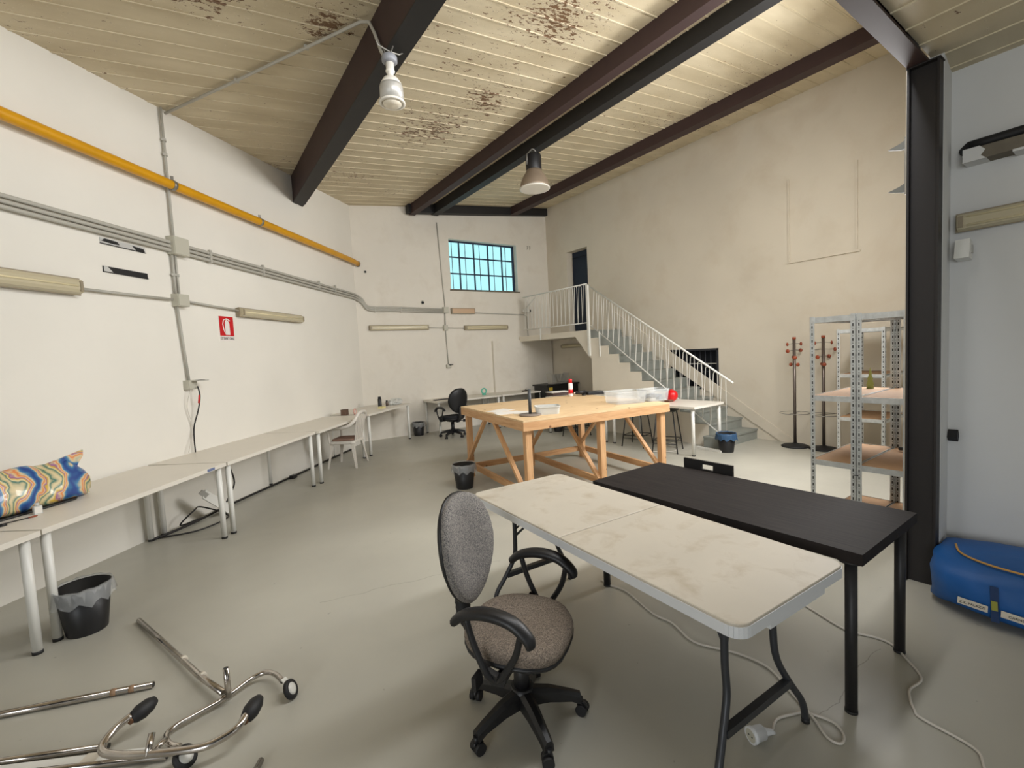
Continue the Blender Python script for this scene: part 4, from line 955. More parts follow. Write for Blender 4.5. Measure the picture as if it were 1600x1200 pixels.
o = obj('small_parts', bm, mat('mixed_parts', (112, 118, 128), .5)); o.location = (4.76, 3.72, HT+.004); o['kind'] = 'stuff'; tag(o, 'heap of grey small parts inside the right clear box', 'parts')
bm = NB(); slab(bm, rrect(.10, .07, .01), 0, .02, .004); o = obj('wallet', bm, mat('brown_leather', (92, 52, 34), .5), loc=(4.73, 3.46, HT)); tag(o, 'small brown flat case at the bench right corner', 'case')
t = thing('spray_can', 'red and white spray can standing at the far bench corner', 'can', (4.62, 5.10, HT))
bm = NB(); lathe(bm, [(0, 0), (.031, 0), (.033, .01), (.033, .19), (.026, .20), (0, .20)], 18); obj('can', bm, SIGNW, t)
bm = NB(); lathe(bm, [(.0335, .045), (.0335, .105)], 18); obj('red_band', bm, REDP, t)
bm = NB(); lathe(bm, [(0, .20), (.027, .20), (.027, .255), (.02, .262), (0, .262)], 16); obj('cap', bm, REDP, t)
t = thing('power_drill', 'dark cordless tool lying beside the spray can', 'tool', (4.76, 5.02, HT), -.3)
bm = NB(); tube(bm, [(-.09, 0, .05), (.06, 0, .05)], [.026, .032], 12); obj('motor_body', bm, BLACKP, t)
bm = NB(); bar(bm, (.04, 0, .05), (.08, .07, .025), .035, .035); obj('grip', bm, POLEM, t)
bm = NB(); tube(bm, [(-.13, 0, .05), (-.09, 0, .05)], .014, 10); obj('chuck', bm, CHROME, t)
bm = NB(); box(bm, .02, .06, -.03, .03, 0, .024); obj('battery', bm, BLACKP, t)
t = thing('drawing_board', 'dark drawer-like tray with a white sheet at far bench edge', 'tray', (4.72, 5.42, HT), -.15)
bm = NB(); box(bm, -.22, .12, -.1, .1, 0, .05); obj('tray', bm, mat('dark_brown_tray', (66, 48, 42), .6), t, bevel=.004)
bm = NB(); box(bm, -.24, .1, -.11, .09, .0505, .058); obj('sheet', bm, PAPER, t)
t = thing('laptop_case', 'flat black case lying at the back right of the bench', 'case', (5.15, 5.10, HT-.22+.22), -.3)
t.location = (5.02, 5.02, HT)
bm = NB(); slab(bm, rrect(.30, .2, .02), 0, .045, .006); obj('shell', bm, BLACKP, t); bm = NB(); tube(bm, [(-.06, .1, .02), (-.05, .125, .02), (.05, .125, .02), (.06, .1, .02)], .006, 6); obj('handle', bm, BLACKP, t)
for k, (x, y, a, w, d) in enumerate(((3.03, 4.62, .2, .30, .21), (2.96, 4.36, -.3, .30, .21), (3.07, 4.22, .7, .21, .15))):
    bm = NB(); box(bm, -w/2, w/2, -d/2, d/2, 0, .002+.002*k); o = obj('paper_sheet', bm, PAPER, loc=(x, y, HT+.0005+.0002*k)); o.rotation_euler = (0, 0, a)
    tag(o, ('white sheet lying farthest along the bench left edge', 'white sheet overlapping others near the bench left edge', 'small white sheet closest to the dark rod')[k], 'paper', 'papers on the workbench')

# ------------------------------------------------------------------ bins
def bin_(label, loc, h=.29, r=.135, liner=LINER, rz=0):
    t = thing('waste_bin', label, 'bin', loc, rz)
    bm = NB(); lathe(bm, [(0, 0), (r*.72, 0), (r*.74, .006), (r, h), (r-.005, h), (r*.72-.003, .012), (0, .012)], 28); obj('bucket', bm, BLACKP, t)
    bm = NB(); n = 36; rings = []
    for i, (rr, z, am) in enumerate(((r*.75, h*.3, .02), (r*.93, h*.8, .035), (r*1.0, h*.99, .02), (r*1.03, h+.012, .03), (r*1.08, h-.01, .06), (r*1.10, h-.05, .09), (r*1.12, h-.085, .16))):
        rings.append([bm.verts.new((rr*(1+am*math.sin(k*2.3+i*.6)*.5)*math.cos(2*PI*k/n), rr*(1+am*math.sin(k*2.3+i*.6)*.5)*math.sin(2*PI*k/n), z+am*.12*math.sin(k*1.7+i))) for k in range(n)])
    for A, B in zip(rings, rings[1:]):
        for k in range(n): f = bm.faces.new((A[k], A[(k+1) % n], B[(k+1) % n], B[k])); f.smooth = True
    obj('liner', bm, liner, t); return t
b0 = bin_('black bin with clear liner beside the nearest left desk legs', (-.685, 3.99, 0), .30, .142)
dup(b0, (2.70, 5.02, 0), .7, 'black bin with clear liner by the workbench left corner')
bin_('black bin with blue liner in front of the stairs', (6.53, 3.78, 0), .28, .135, LINERB)
bin_('black bin with grey liner against the back wall', (3.90, 9.18, 0), .28, .135, LINERB if False else LINER, .3)
bin_('black bin far behind the workbench, near the stairs', (6.1, 7.15, 0), .26, .12, LINER, 1.1)

# ------------------------------------------------------------------ shelving
def shelving(label, loc, W, L, H, shelves, rz=0):
    """front posts on the -X side; width W along Y, length L along X"""
    t = thing('shelving_unit', label, 'shelf', loc, rz); p = .036
    for sx in (0, 1):
        for sy in (-1, 1):
            x = sx*L; y = sy*W/2; fx = 1 if sx == 0 else -1
            bm = NB(); box(bm, x, x+fx*.0025, y, y-sy*p, 0, H); box(bm, x, x+fx*p, y, y-sy*.0025, 0, H)
            po = obj('post', bm, GALV, t)
            bm = NB(); z = .06; k = 0
            while z < H-.03:
                hh = .012 if k % 2 == 0 else .004; w = .0045 if k % 2 == 0 else .0025
                box(bm, x-fx*.0006, x+fx*.003, y-sy*(p/2)-w, y-sy*(p/2)+w, z-hh, z+hh)
                if sy == -1 or True: box(bm, x+fx*(p/2)-w, x+fx*(p/2)+w, y+sy*.0006, y-sy*.003, z-hh, z+hh)
                z += .030; k += 1
            h = obj('slot_holes', bm, GALVH, po); h['kind'] = 'stuff'
    for z in shelves:
        top = abs(z-shelves[-1]) < 1e-6
        bm = NB(); box(bm, .006, L-.006, -W/2+.004, W/2-.004, z-.012, z-.004); obj('shelf_board', bm, MDF, t)
        for x0 in (.003, L-.0055):
            bm = NB(); box(bm, x0, x0+.0025, -W/2+.030, W/2-.030, z-.045, z+.002); box(bm, x0, x0+(.012 if x0 < L/2 else -.012), -W/2+.03, W/2-.03, z-.0445, z-.042); obj('shelf_beam', bm, GALV, t)
        for sy in (-1, 1):
            y = sy*(W/2-.004); bm = NB(); box(bm, .03, L-.03, y, y-sy*.0025, z-.045, z+.002); obj('shelf_beam', bm, GALV, t)
    return t
S4 = (.06, .585, 1.148, 1.82)
s1 = shelving('galvanised shelving unit with empty boards, left of the joined pair', (4.42, 1.612, 0), .335, .95, 1.83, S4)
dup(s1, (4.42, 1.272, 0), 0, 'galvanised shelving unit with empty boards, joined pair member next to column')
s2 = shelving('galvanised shelving unit standing farther back by the wall', (6.75, 2.16, 0), .50, .80, 1.74, (.10, .62, 1.17, 1.73))
for z in (.50,):
    bm = NB(); tube(bm, [(4.412, 1.46, z), (4.408, 1.442, z), (4.412, 1.424, z)], .004, 6); tag(obj('cable_tie', bm, BLACKP), 'black cable tie joining the two shelving units', 'cable tie')
t = thing('toy_tree', 'tiny pale green conical tree on the back shelf', 'decoration', (5.25, 1.60, 1.146))
bm = NB(); lathe(bm, [(0, 0), (.03, 0), (.024, .03), (.03, .035), (.018, .08), (.024, .085), (.01, .13), (.014, .135), (.0, .20)], 12); obj('branches', bm, GREENT, t)
bm = NB(); cyl(bm, (0, 0, -.002), (0, 0, .004), .012, 8); obj('stand', bm, GREENT, t)
for x, y, lb in ((5.2, 1.27, 'dark wooden hanger bar in shade on the right-hand shelf'),):
    bm = NB(); tube(bm, [(0, -.10, .02), (0, .10, .02)], .016, 8); o = obj('black_rod', bm, BLACKP, loc=(x, y, .587)); tag(o, lb, 'rod')

# ------------------------------------------------------------------ coat stands
def coat_stand(label, loc, rz, tops):
    t = thing('coat_stand', label, 'coat stand', loc, rz)
    bm = NB(); lathe(bm, [(0, 0), (.185, 0), (.19, .012), (.16, .028), (.06, .04), (.03, .06), (0, .06)], 30); obj('base', bm, BLACKR, t)
    bm = NB(); cyl(bm, (0, 0, .04), (0, 0, 1.645), .021, 16); obj('pole', bm, POLEM, t)
    bm = NB(); lathe(bm, [(0, 1.64), (.024, 1.64), (.026, 1.675), (0, 1.678)], 14); obj('top_cap', bm, WOODK, t)
    for k, (z, a, l) in enumerate(tops):
        d = V((math.cos(a), math.sin(a), 0)); e = d*l+V((0, 0, z-.01))
        bm = NB(); cyl(bm, d*.02+V((0, 0, z)), e, .0045, 8); hk = obj('peg', bm, CLIP, t)
        bm = NB(); lathe(bm, [(0, -.014), (.016, -.012), (.028, -.003), (.028, .005), (.016, .013), (0, .015)], 14, mx=Matrix.Translation(e) @ d.to_track_quat('Z', 'Y').to_matrix().to_4x4()); obj('knob', bm, WOODK, hk)
    bm = NB(); tube(bm, [(.20*math.cos(a), .20*math.sin(a), .52) for a in [PI*.0+k*2*PI/24 for k in range(24)]], .004, 6, closed=True); tube(bm, [(-.2, 0, .52), (.2, 0, .52)], .004, 6); obj('umbrella_ring', bm, CLIP, t)
    return t
tops = []
for i, z in enumerate((1.58, 1.48, 1.38, 1.27)):
    for s in (0, 1): tops.append((z, -.65+i*.55+s*PI, (.10, .17, .17, .08)[i]))
c0 = coat_stand('metal coat stand with wooden knobs, the left one of two', (7.50, 3.235, 0), 0, tops)
dup(c0, (7.54, 2.86, 0), -.5, 'metal coat stand with wooden knobs, seen through the shelving')

# ------------------------------------------------------------------ things under the landing and by the stairs
t = thing('black_cabinet', 'black cabinet with a yellow label standing under the landing', 'cabinet', (7.22, 8.48, 0), 0)
bm = NB(); box(bm, -.48, .48, -.25, .25, 0, .84); obj('body', bm, BLACKP, t, bevel=.006)
bm = NB(); box(bm, -.52, .50, -.29, .27, .84, .875); obj('lid', bm, BLACKP, t, bevel=.006)
bm = NB(); box(bm, -.44, -.33, -.258, -.25, .74, .81); obj('yellow_label', bm, mat('label_yellow', (190, 160, 50), .6), t)['label'] = 'yellow label'
for s in (-1, 1):
    bm = NB(); box(bm, s*.24-.225, s*.24+.225, -.262, -.25, .06, .72); obj('door', bm, BLACKP, t, bevel=.004)
t = thing('pale_crate', 'pale grey open crate with V-shaped side on the black cabinet', 'crate', (7.25, 8.45, .876), 0)
GREYC = mat('pale_grey_plastic', (176, 172, 162), .5)
for x in (-.27, .27):
    bm = NB(); bar(bm, (x*.85, 0, 0), (x, 0, .24), .02, .18, up=(0, 1, 0)); obj('side_panel', bm, GREYC, t)
for s in (-1, 1):
    bm = NB(); bar(bm, (0, -.06, .02), (s*.09, -.06, .23), .02, .03, up=(0, 1, 0)); obj('v_strut', bm, GREYC, t)
bm = NB(); box(bm, -.24, .24, -.09, .09, 0, .02); obj('bottom', bm, GREYC, t); bm = NB(); box(bm, -.26, .26, .05, .07, .02, .22); obj('back_panel', bm, GREYC, t)
t = thing('red_ball', 'round red ball lying on the desk by the stairs', 'ball', (6.36, 4.60, .736))
bm = NB(); bmesh.ops.create_icosphere(bm, subdivisions=4, radius=.098, matrix=Matrix.Translation((0, 0, .098))); obj('ball_shell', bm, REDP, t, sm=True)
bm = NB(); lathe(bm, [(0, .19), (.014, .192), (.014, .2), (0, .201)], 10); obj('valve', bm, REDP, t)
t = thing('cable_trunking', 'white length of trunking lying on floor before the stairs', 'trunking', (6.46, 4.02, 0), math.radians(85))
bm = NB(); box(bm, -.22, .22, -.03, .03, 0, .028); obj('channel', bm, WHITEM, t, bevel=.005); bm = NB(); box(bm, -.20, .20, -.018, .018, .028, .032); obj('cover', bm, WHITEM, t)
conduit('thin white cable loop on the floor under the stairs desk', smooth([(5.75, 4.6, .01), (6.0, 4.35, .008), (6.25, 4.45, .008), (6.35, 4.7, .008), (6.6, 4.75, .008)], 5), .006, CORDW, name='floor_cable')

# ------------------------------------------------------------------ items on left desks
DK = .735
def desk_pt(s, n):  # along the left row from the near end, n from wall
    return None
t = thing('printed_bag', 'shiny bag with swirling multicoloured print lying on the left desk', 'bag', (-1.02, 4.52, DK+.002), LANG-.05)
bm = NB(); n = 22; mrings = []
for i in range(19):
    u = i/18; x = -.62+u*1.0
    e_ = min(1, (1-u)/.16+.12); e_ = e_**.5
    hh = (.335-.05*u+.012*math.sin(i*1.3))*(.55+.45*e_)*min(1, .5+u*4)
    dd = .125*(.25+.75*e_)
    ring = []
    for k in range(n):
        a = 2*PI*k/n; zz = hh/2+hh/2*math.copysign(abs(math.sin(a))**.7, math.sin(a))+.006*math.sin(k*2.1+i*1.7); yy = dd*math.copysign(abs(math.cos(a))**.9, math.cos(a))*(1.15-.75*zz/.3)
        ring.append(bm.verts.new((x, yy+.012*math.sin(i*1.9+k*.8)-.02*math.sin(i*.8)*(zz/.3), max(0, zz))))
    mrings.append(ring)
for A, B in zip(mrings, mrings[1:]):
    for k in range(n): bm.faces.new((A[k], A[(k+1) % n], B[(k+1) % n], B[k]))
bm.faces.new(mrings[0][::-1]); bm.faces.new(mrings[-1]); obj('bag_body', bm, SWIRL, t, sm=True)
bm = NB(); prism(bm, [(.10, .25), (.20, .30), (.30, .325), (.39, .345), (.385, .30), (.345, .245), (.33, .20), (.20, .20)], 1, -.02, .0); obj('corner_flap', bm, SWIRL, t, bevel=.006)
bm = NB(); prism(bm, [(.28, .01), (.40, .01), (.385, .05), (.395, .12), (.36, .19), (.30, .21)], 1, -.03, .02); obj('side_gusset', bm, SWIRL, t, bevel=.006)
bm = NB(); slab(bm, rrect(.80, .22, .06), 0, .012, .004); 
for v in bm.verts: v.co.x -= .12
obj('dark_base', bm, BLACKP, t)
t = thing('small_bottle', 'tiny clear bottle with pale label in front of the printed bag', 'bottle', (-.925, 4.36, DK), .5)
bm = NB(); box(bm, -.021, .021, -.014, .014, 0, .055); obj('bottle', bm, TUBW, t, bevel=.004); bm = NB(); cyl(bm, (0, 0, .055), (0, 0, .075), .012, 12); obj('cap', bm, TUBW, t)
bm = NB(); box(bm, -.017, .017, -.0155, -.014, .006, .048); obj('label_sticker', bm, PAPER, t)
t = thing('paint_brush', 'long thin paint brush lying on the nearest left desk', 'brush', (-1.02, 4.22, DK), LANG-.35)
bm = NB(); tube(bm, [(-.16, 0, .006), (.08, 0, .006)], [.005, .003], 8); obj('handle', bm, BLACKP, t); bm = NB(); tube(bm, [(.08, 0, .006), (.11, 0, .006), (.125, 0, .006)], [.004, .006, .002], 8); obj('bristles', bm, WOODK, t)
t = thing('marker_pen', 'black marker pen at the left picture edge on desk', 'pen', (-1.075, 4.13, DK), LANG-.2)
bm = NB(); cyl(bm, (-.07, 0, .008), (.03, 0, .008), .007, 10); obj('barrel', bm, BLACKP, t); bm = NB(); cyl(bm, (.03, 0, .008), (.06, 0, .008), .008, 10); obj('cap', bm, BLACKP, t)
t = thing('card_box', 'small dark brown box on the fourth left desk', 'box', (2.12, 8.15, DK), .9)
bm = NB(); box(bm, -.06, .06, -.045, .045, 0, .09); obj('carton', bm, mat('dark_carton', (98, 74, 60), .7), t, bevel=.003); bm = NB(); box(bm, -.062, .062, -.047, .047, .09, .098); obj('carton_lid', bm, mat('carton_lid', (84, 62, 50), .7), t)
t = thing('tape_roll', 'pink roll of tape standing on the fourth left desk', 'tape', (2.26, 8.03, DK), .9)
bm = NB(); tube(bm, [(.045*math.cos(a), 0, .055+.045*math.sin(a)) for a in [k*2*PI/20 for k in range(20)]], .011, 8, closed=True); obj('tape', bm, PINK, t); bm = NB(); tube(bm, [(.03*math.cos(a), 0, .055+.03*math.sin(a)) for a in [k*2*PI/16 for k in range(16)]], .004, 6, closed=True); obj('core', bm, PAPER, t)
t = thing('dark_flask', 'black flask standing on the last left desk', 'flask', (2.94, 8.72, DK))
bm = NB(); lathe(bm, [(0, 0), (.035, 0), (.036, .02), (.036, .17), (.026, .18), (0, .18)], 16); obj('flask_body', bm, BLACKP, t); bm = NB(); lathe(bm, [(0, .18), (.028, .18), (.028, .215), (0, .216)], 16); obj('cap', bm, BLACKP, t)
t = thing('small_jar', 'small dark jar right of the black flask', 'jar', (3.15, 8.92, DK))
bm = NB(); lathe(bm, [(0, 0), (.025, 0), (.026, .08), (.018, .09), (0, .09)], 14); obj('jar_body', bm, POLEM, t); bm = NB(); lathe(bm, [(0, .09), (.02, .09), (.02, .11), (0, .11)], 12); obj('lid', bm, BLACKP, t)
t = thing('crumpled_bag', 'crumpled translucent plastic bag on the last left desk', 'bag', (3.36, 9.02, DK), .6)
bm = NB(); bmesh.ops.create_icosphere(bm, subdivisions=3, radius=.12); random.seed(5)
for v in bm.verts: v.co *= random.uniform(.8, 1.15); v.co.x *= 1.5; v.co.z = max(0, v.co.z*.6+.055)
obj('film', bm, TUBW, t); bm = NB(); box(bm, -.06, .06, -.04, .04, .0, .03); obj('contents', bm, PAPER, t)
t = thing('yellow_note_block', 'pale yellow block of notes below the black flask', 'paper', (2.93, 8.60, DK), .7)
bm = NB(); box(bm, -.06, .06, -.05, .05, 0, .03); obj('sheets', bm, mat('note_yellow', (220, 208, 150), .8), t); bm = NB(); box(bm, -.062, .062, .048, .052, 0, .031); obj('binding', bm, PAPER, t)
# back desk
t = thing('teal_lamp', 'small translucent teal ring ornament on back desk', 'ornament', (5.45, 8.95, DK))
bm = NB(); tube(bm, [(.06*math.cos(a), 0, .09+.06*math.sin(a)) for a in [k*2*PI/22 for k in range(22)]], .016, 8, closed=True); obj('ring', bm, TEAL, t); bm = NB(); lathe(bm, [(0, 0), (.05, 0), (.045, .02), (0, .025)], 16); obj('foot', bm, TEAL, t)
bm = NB(); slab(bm, rrect(.34, .10, .01), 0, .018, .004); o = obj('keyboard', bm, BLACKP, loc=(4.35, 8.93, DK)); tag(o, 'thin black keyboard at left end of back desk', 'keyboard')
t = thing('open_tool', 'small black tool on the short back desk', 'tool', (6.45, 8.72, DK), .2)
bm = NB(); bar(bm, (-.1, 0, .02), (.1, 0, .02), .03, .03); obj('tool_body', bm, POLEM, t); bm = NB(); bar(bm, (.03, .0, .03), (.09, .05, .05), .02, .02); obj('tool_grip', bm, BLACKP, t)

# ------------------------------------------------------------------ cables
s_ = SB-.06
conduit('black cable hanging from the left wall socket to the desk', smooth([lw(s_, 1.47, .09), lw(s_-.01, 1.36, .10), lw(s_+.0, 1.2, .07), lw(s_+.05, 1.0, .04), lw(s_+.06, .74, .04)], 5), .007, CORDK, name='power_cable')
conduit('white cable hanging behind the black one from the socket', smooth([lw(s_+.06, 1.44, .06), lw(s_+.10, 1.25, .03), lw(s_+.05, 1.0, .03), lw(s_+.16, .76, .05)], 5), .004, CORDW, name='thin_cable')
bm = NB(); tube(bm, [lw(s_-.003, 1.37, .10), lw(s_, 1.28, .085)], .0085, 8); tag(obj('red_tape', bm, REDP), 'short red tape wrap on the black hanging cable', 'tape')
conduit('black cable curving down under the third left desk', smooth([lw(s_-.2, .70, .18), lw(s_-.22, .52, .20), lw(s_-.28, .30, .20), lw(s_-.2, .15, .18), lw(s_-.12, .02, .15)], 5), .009, CORDK, name='power_cable')
conduit('long black cable lying along the foot of the left wall', smooth([lw(4.98, .012, .07), lw(4.6, .02, .13), lw(4.0, .02, .10), lw(3.2, .015, .09), lw(2.4, .012, .10), lw(1.5, .012, .08), lw(.7, .012, .09)], 5), .014, CORDK, name='floor_cable')
conduit('black cable loops on the floor beside a desk leg', smooth([lw(4.95, .012, .05), lw(4.75, .012, .35), lw(4.4, .012, .40), lw(4.25, .02, .25), lw(4.45, .16, .15), lw(4.6, .17, .2), lw(4.7, .05, .12), lw(4.4, .02, .1)], 6), .008, CORDK, name='floor_cable')
t = thing('white_bracket', 'white metal bracket leaning under the desks by the wall', 'bracket', lw(4.42, .0, .28), LANG)
bm = NB(); bar(bm, (-.12, 0, .33), (.22, -.02, .03), .10, .012, up=(0, -1, .2)); obj('plate', bm, WHITEM, t, bevel=.003); bm = NB(); bar(bm, (-.14, .02, .36), (-.10, -.02, .30), .03, .05); obj('hinge', bm, LGREY, t)
t = thing('plug_adapter', 'small black plug on the floor cable by left wall', 'plug', lw(2.75, .0, .14), LANG)
bm = NB(); box(bm, -.05, .05, -.03, .03, 0, .05); obj('plug_body', bm, BLACKP, t, bevel=.006); bm = NB(); cyl(bm, (.05, 0, .025), (.09, 0, .02), .008, 8); obj('lead', bm, CORDK, t)
z_ = .007
c1 = [(2.278, 2.27), (2.262, 2.20), (2.285, 2.10), (2.278, 2.013), (2.208, 1.777), (2.213, 1.643), (2.155, 1.457), (2.24, 1.268), (2.255, 1.111), (2.17, .97), (2.094, .85), (2.02, .76), (2.03, .715), (2.087, .727), (2.123, .782), (2.09, .87), (2.042, .899), (1.96, .93), (1.884, .915), (1.84, .92)]
conduit('white mains cord snaking under the white folding table to its socket', smooth([(x, y, z_) for x, y in c1], 5), .0055, CORDW, name='mains_cord')
c2 = [(2.38, 1.05), (2.55, 1.08), (2.70, 1.12), (2.78, 1.0), (2.86, .86), (2.90, .79), (2.846, .719), (2.726, .629), (2.60, .66), (2.524, .621), (2.429, .559), (2.402, .398), (2.326, .356), (2.2, .3), (2.0, .1)]
c2 = [(2.96, 1.34), (2.975, 1.25), (2.96, 1.188), (2.889, .998), (2.93, .86), (2.919, .791), (2.846, .719), (2.726, .629), (2.60, .640), (2.524, .621), (2.46, .59), (2.429, .559), (2.402, .398), (2.326, .356), (2.2, .32)]
conduit('white cord running past the black table leg towards lower right', smooth([(x, y, z_) for x, y in c2], 5), .0055, CORDW, name='mains_cord')
conduit('thin white cord under the black table towards the shelving', smooth([(2.45, 2.22, z_), (2.6, 2.25, z_), (2.85, 2.3, z_), (3.2, 2.2, z_)], 4), .004, CORDW, name='mains_cord')
t = thing('extension_socket', 'round white socket at the end of the mains cord', 'socket', (1.80, .925, 0), math.radians(-20))
bm = NB(); tube(bm, [(-.045, 0, .034), (-.03, 0, .034), (-.028, 0, .034), (.015, 0, .034)], [.033, .033, .03, .028], 20); obj('socket_head', bm, FOLDE, t)
bm = NB(); tube(bm, [(-.0455, 0, .034), (-.0445, 0, .034)], .026, 18); f = obj('socket_face', bm, GREYBOX, t)
bm = NB()
for s in (-1, 1): tube(bm, [(-.047, s*.009, .034), (-.0456, s*.009, .034)], .003, 8)
obj('pin_holes', bm, SIGNK, f)
bm = NB(); tube(bm, [(.015, 0, .032), (.03, 0, .03), (.06, 0, .022), (.075, 0, .012)], [.022, .016, .011, .007], 14); obj('cord_grip', bm, FOLDE, t)

# ------------------------------------------------------------------ dismantled clothes rail
def wheel(par, c, axis, r=.046, w=.026):
    a = V(axis).normalized(); c = V(c)
    bm = NB(); mx = Matrix.Translation(c) @ a.to_track_quat('Z', 'Y').to_matrix().to_4x4()
    lathe(bm, [(.020, -w*.25), (r*.8, -w*.5), (r, -w*.28), (r, w*.28), (r*.8, w*.5), (.020, w*.25)], 24, mx=mx); t_ = obj('caster_wheel', bm, BLACKR, par)
    bm = NB(); lathe(bm, [(0, -w*.56), (.016, -w*.56), (r*.62, -w*.42), (r*.62, w*.42), (.016, w*.56), (0, w*.56)], 20, mx=mx); obj('wheel_disc', bm, WHITEM, t_)
rk = thing('rack_base', 'chrome clothes rack base with pole lying on the floor, right caster near centre', 'clothes rack', (0, 2.6, 0))
def rp(L): return [V((x, y-2.6, z)) for x, y, z in L]
bm = NB(); tube(bm, smooth(rp([(.253, 2.530, .055), (.232, 2.62, .05), (.19, 2.68, .045), (.12, 2.685, .035), (.004, 2.622, .03), (-.12, 2.583, .03), (-.19, 2.56, .03), (-.222, 2.51, .035), (-.205, 2.43, .045), (-.17, 2.38, .05)]), 5), .0125, 12); obj('foot_tube', bm, CHROME, rk)
bm = NB(); tube(bm, rp([(.004, 2.625, .055), (-.09, 2.87, .045), (-.255, 3.38, .03), (-.415, 3.86, .018)]), .0155, 12); pl = obj('pole', bm, CHROME, rk)
for q in (.35, .72):
    a = V((.004, 2.625-2.6, .055)).lerp(V((-.415, 3.86-2.6, .018)), q*.55); d = V((-.32, .94, 0)); bm = NB(); tube(bm, [a-d*.012, a+d*.012], .0172, 12); obj('tape_ring', bm, LABELP, pl)
bm = NB(); tube(bm, rp([(.023, 2.601, .04), (.022, 2.601, .19)]), .0135, 12); st_ = obj('stub_tube', bm, CHROME, rk); bm = NB(); tube(bm, rp([(.022, 2.601, .1895), (.022, 2.601, .1912)]), .0105, 12); obj('stub_opening', bm, SIGNK, st_)
wheel(rk, (.278, 2.46-2.6, .042), (.75, -.5, .45)); wheel(rk, (-.15, 2.31-2.6, .042), (.5, -.55, .67))
bm = NB(); bar(bm, V((.255, -.085, .075)), V((.272, -.125, .06)), .026, .008); obj('caster_fork', bm, WHITEM, rk)
rk2 = thing('rack_base', 'rusty chrome U-shaped rack base with two dark casters, lower left', 'clothes rack', (-.2, 2.4, 0))
def rp2(L): return [V((x+.2, y-2.4, z)) for x, y, z in L]
bm = NB(); tube(bm, smooth(rp2([(-.345, 2.63, .115), (-.40, 2.60, .10), (-.435, 2.535, .085), (-.40, 2.47, .08), (-.271, 2.37, .08), (-.10, 2.265, .085), (-.02, 2.245, .095), (.04, 2.25, .11), (.075, 2.29, .12)]), 6), .0155, 12); obj('foot_tube', bm, CHROME, rk2)
for c, a in (((-.31, 2.655, .105), (.35, -.62, .7)), ((.10, 2.325, .11), (.35, -.62, .7))):
    cc = V((c[0]+.2, c[1]-2.4, c[2])); bm = NB(); ax = V((.75, .6, .12)).normalized() if c[0] < 0 else V((.62, .75, .2)).normalized()
    tube(bm, [cc-ax*.05, cc-ax*.035, cc-ax*.005, cc+ax*.035, cc+ax*.062], [.014, .028, .036, .032, .018], 16)
    w_ = obj('caster_wheel', bm, BLACKR, rk2); 
    bm = NB(); tube(bm, [cc-ax*.056, cc-ax*.044], .0165, 12); obj('collar', bm, mat('rusty_collar%d' % int(c[0]*100+50), (112, 78, 52), .5, metal=.5), w_)
    bm = NB(); tube(bm, [cc-ax*.03+V((0, -.004, .008)), cc-ax*.005+V((0, -.005, .014)), cc+ax*.03+V((0, -.004, .008))], [.012, .018, .01], 12); obj('hood', bm, CHROME, w_)
bm = NB(); tube(bm, rp2([(-.275, 2.36, .075), (-.258, 2.42, .13)]), .013, 12); obj('stub_tube', bm, CHROME, rk2)
bm = NB(); tube(bm, rp2([(-.262, 2.40, .06), (-.215, 2.44, .07)]), .011, 12); obj('stub_tube', bm, CHROME, rk2)
def tubeobj(label, a, b, r, m=CHROME, rings=()):
    t = thing('chrome_tube', label, 'tube', a); A = V(a); B = V(b)
    bm = NB(); tube(bm, [V((0, 0, 0)), B-A], r, 14); tb = obj('tube', bm, m, t); d = (B-A).normalized()
    bm = NB(); tube(bm, [B-A, B-A+d*.001], r*.8, 12); obj('tube_opening', bm, SIGNK, t)
    for q in rings:
        c = (B-A)*q; bm = NB(); tube(bm, [c-d*.012, c+d*.012], r*1.06, 14); obj('rust_band', bm, mat('rust_band', (150, 120, 92), .5), t)
    return t
tubeobj('loose chrome tube with rusty bands, lying alone from left picture edge', (-1.55, 3.48, .018), (-.293, 3.005, .018), .0165, rings=(.93, .87))
tubeobj('thin chrome tube behind the white strip at the bottom left', (-1.3, 3.10, .014), (-.43, 2.64, .014), .013)
tubeobj('front chrome tube ending beneath the U-shaped rack base', (-1.0, 2.86, .014), (-.215, 2.40, .016), .013)
tubeobj('short chrome tube end poking in at the bottom edge', (.02, 1.98, .014), (.109, 2.125, .014), .0125)
t = thing('white_strip', 'white metal strip with torn tape lying among the chrome tubes', 'strip', (-.60, 2.66, 0), math.atan2(-.26, .46))
bm = NB(); box(bm, -.40, .36, -.028, .028, .004, .016); obj('strip', bm, WHITEM, t, bevel=.003)
bm = NB(); box(bm, .10, .16, -.032, .032, .003, .019); obj('tape_wrap', bm, LABELP, t)

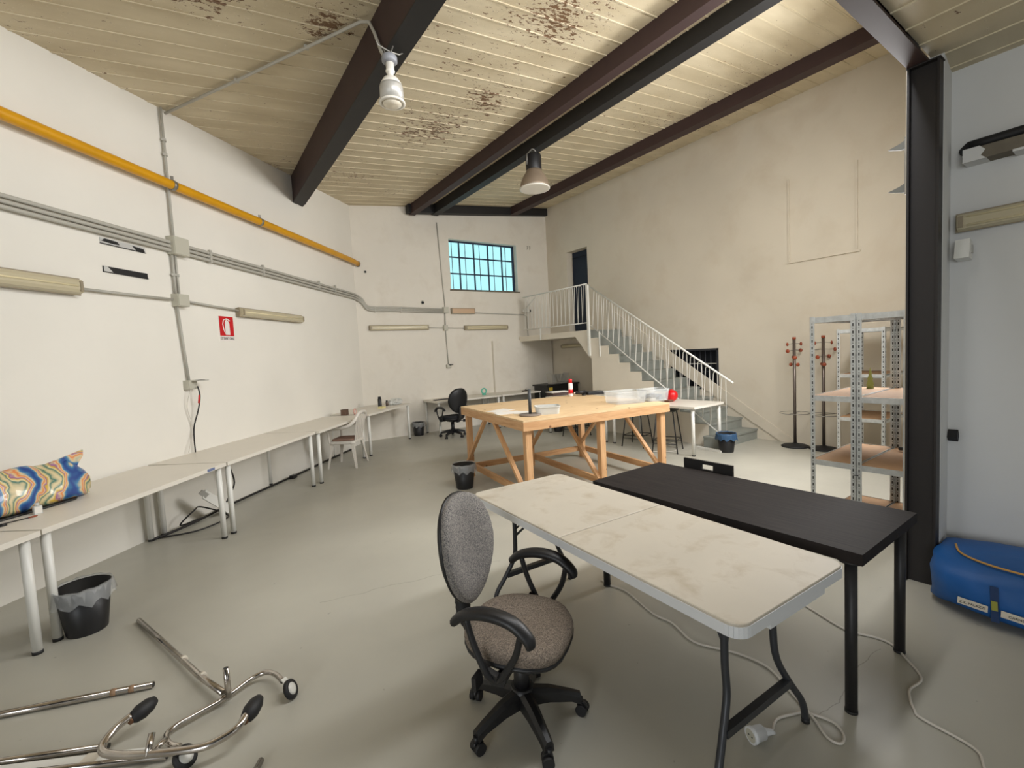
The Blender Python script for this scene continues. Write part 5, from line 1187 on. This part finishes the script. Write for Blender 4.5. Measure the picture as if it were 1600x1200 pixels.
# ------------------------------------------------------------------ blue storage bag
bb = thing('storage_bag', 'large blue storage bag with orange zip and paper label, right edge', 'bag', (3.83, .075, 0), 0)
bm = NB(); n = 26; rings = []
ys = [-.72, -.70, -.5, -.25, 0, .2, .38, .52, .62, .69, .725, .735]
for i, y in enumerate(ys):
    e = 1.0 if 1 < i < 8 else (.97, .99)[i > 0] if i < 2 else (1, .985, .95, .85, .6)[min(4, i-7)]
    ring = []
    for k in range(n):
        a = 2*PI*k/n; c, s = math.cos(a), math.sin(a)
        w = .33*e; h = .155*(e**.6)*(1.0+.05*math.sin(i*1.3)); x = w*math.copysign(abs(c)**.55, c); z = h*math.copysign(abs(s)**.6, s)
        x += .012*math.sin(3*a+i*1.1); z += .008*math.sin(2*a+i*.9)
        if i >= 7 and x < 0: x += (0, .012, .035, .075, .13)[min(4, i-7)]
        ring.append(bm.verts.new((x, y+.006*math.sin(k*1.7), max(.0, z+.155))))
    rings.append(ring)
for A, B in zip(rings, rings[1:]):
    for k in range(n): bm.faces.new((A[k], A[(k+1) % n], B[(k+1) % n], B[k]))
bm.faces.new(rings[0][::-1]); bm.faces.new(rings[-1]); obj('bag_body', bm, BLUE, bb, sm=True)
bm = NB(); tube(bm, smooth([(-.235, -.70, .315), (-.25, -.2, .318), (-.245, .2, .315), (-.22, .45, .312), (-.12, .60, .308), (.05, .66, .30)], 6), .006, 8); obj('zip', bm, ORANGE, bb)
fx = -.347
bm = NB(); bar(bm, (fx+.012, .432, .24), (fx-.004, .422, .05), .032, .006, up=(1, 0, 0)); obj('strap', bm, STRAPB, bb)
bm = NB(); bar(bm, (fx-.004, .428, .165), (fx-.007, .425, .115), .024, .003, up=(1, 0, 0)); obj('strap_print', bm, OLIVE, bb)
for (y0, y1, za, zb_, s) in ((.575, .452, .112, .108, 'Z.Z. PALAZZI'), (.402, .25, .106, .10, 'CARNEVALI')):
    bm = NB(); bar(bm, (fx+.004 if y0 > .5 else fx-.001, y0, za), (fx-.003, y1, zb_), .004, .036); lb = obj('paper_label', bm, LABELP, bb)
    o = text(s, .018, SIGNK, bb); o.rotation_euler = (PI/2, 0, -PI/2); o.location = (fx-.007, (y0+y1)/2, (za+zb_)/2)
bpy.context.view_layer.update()
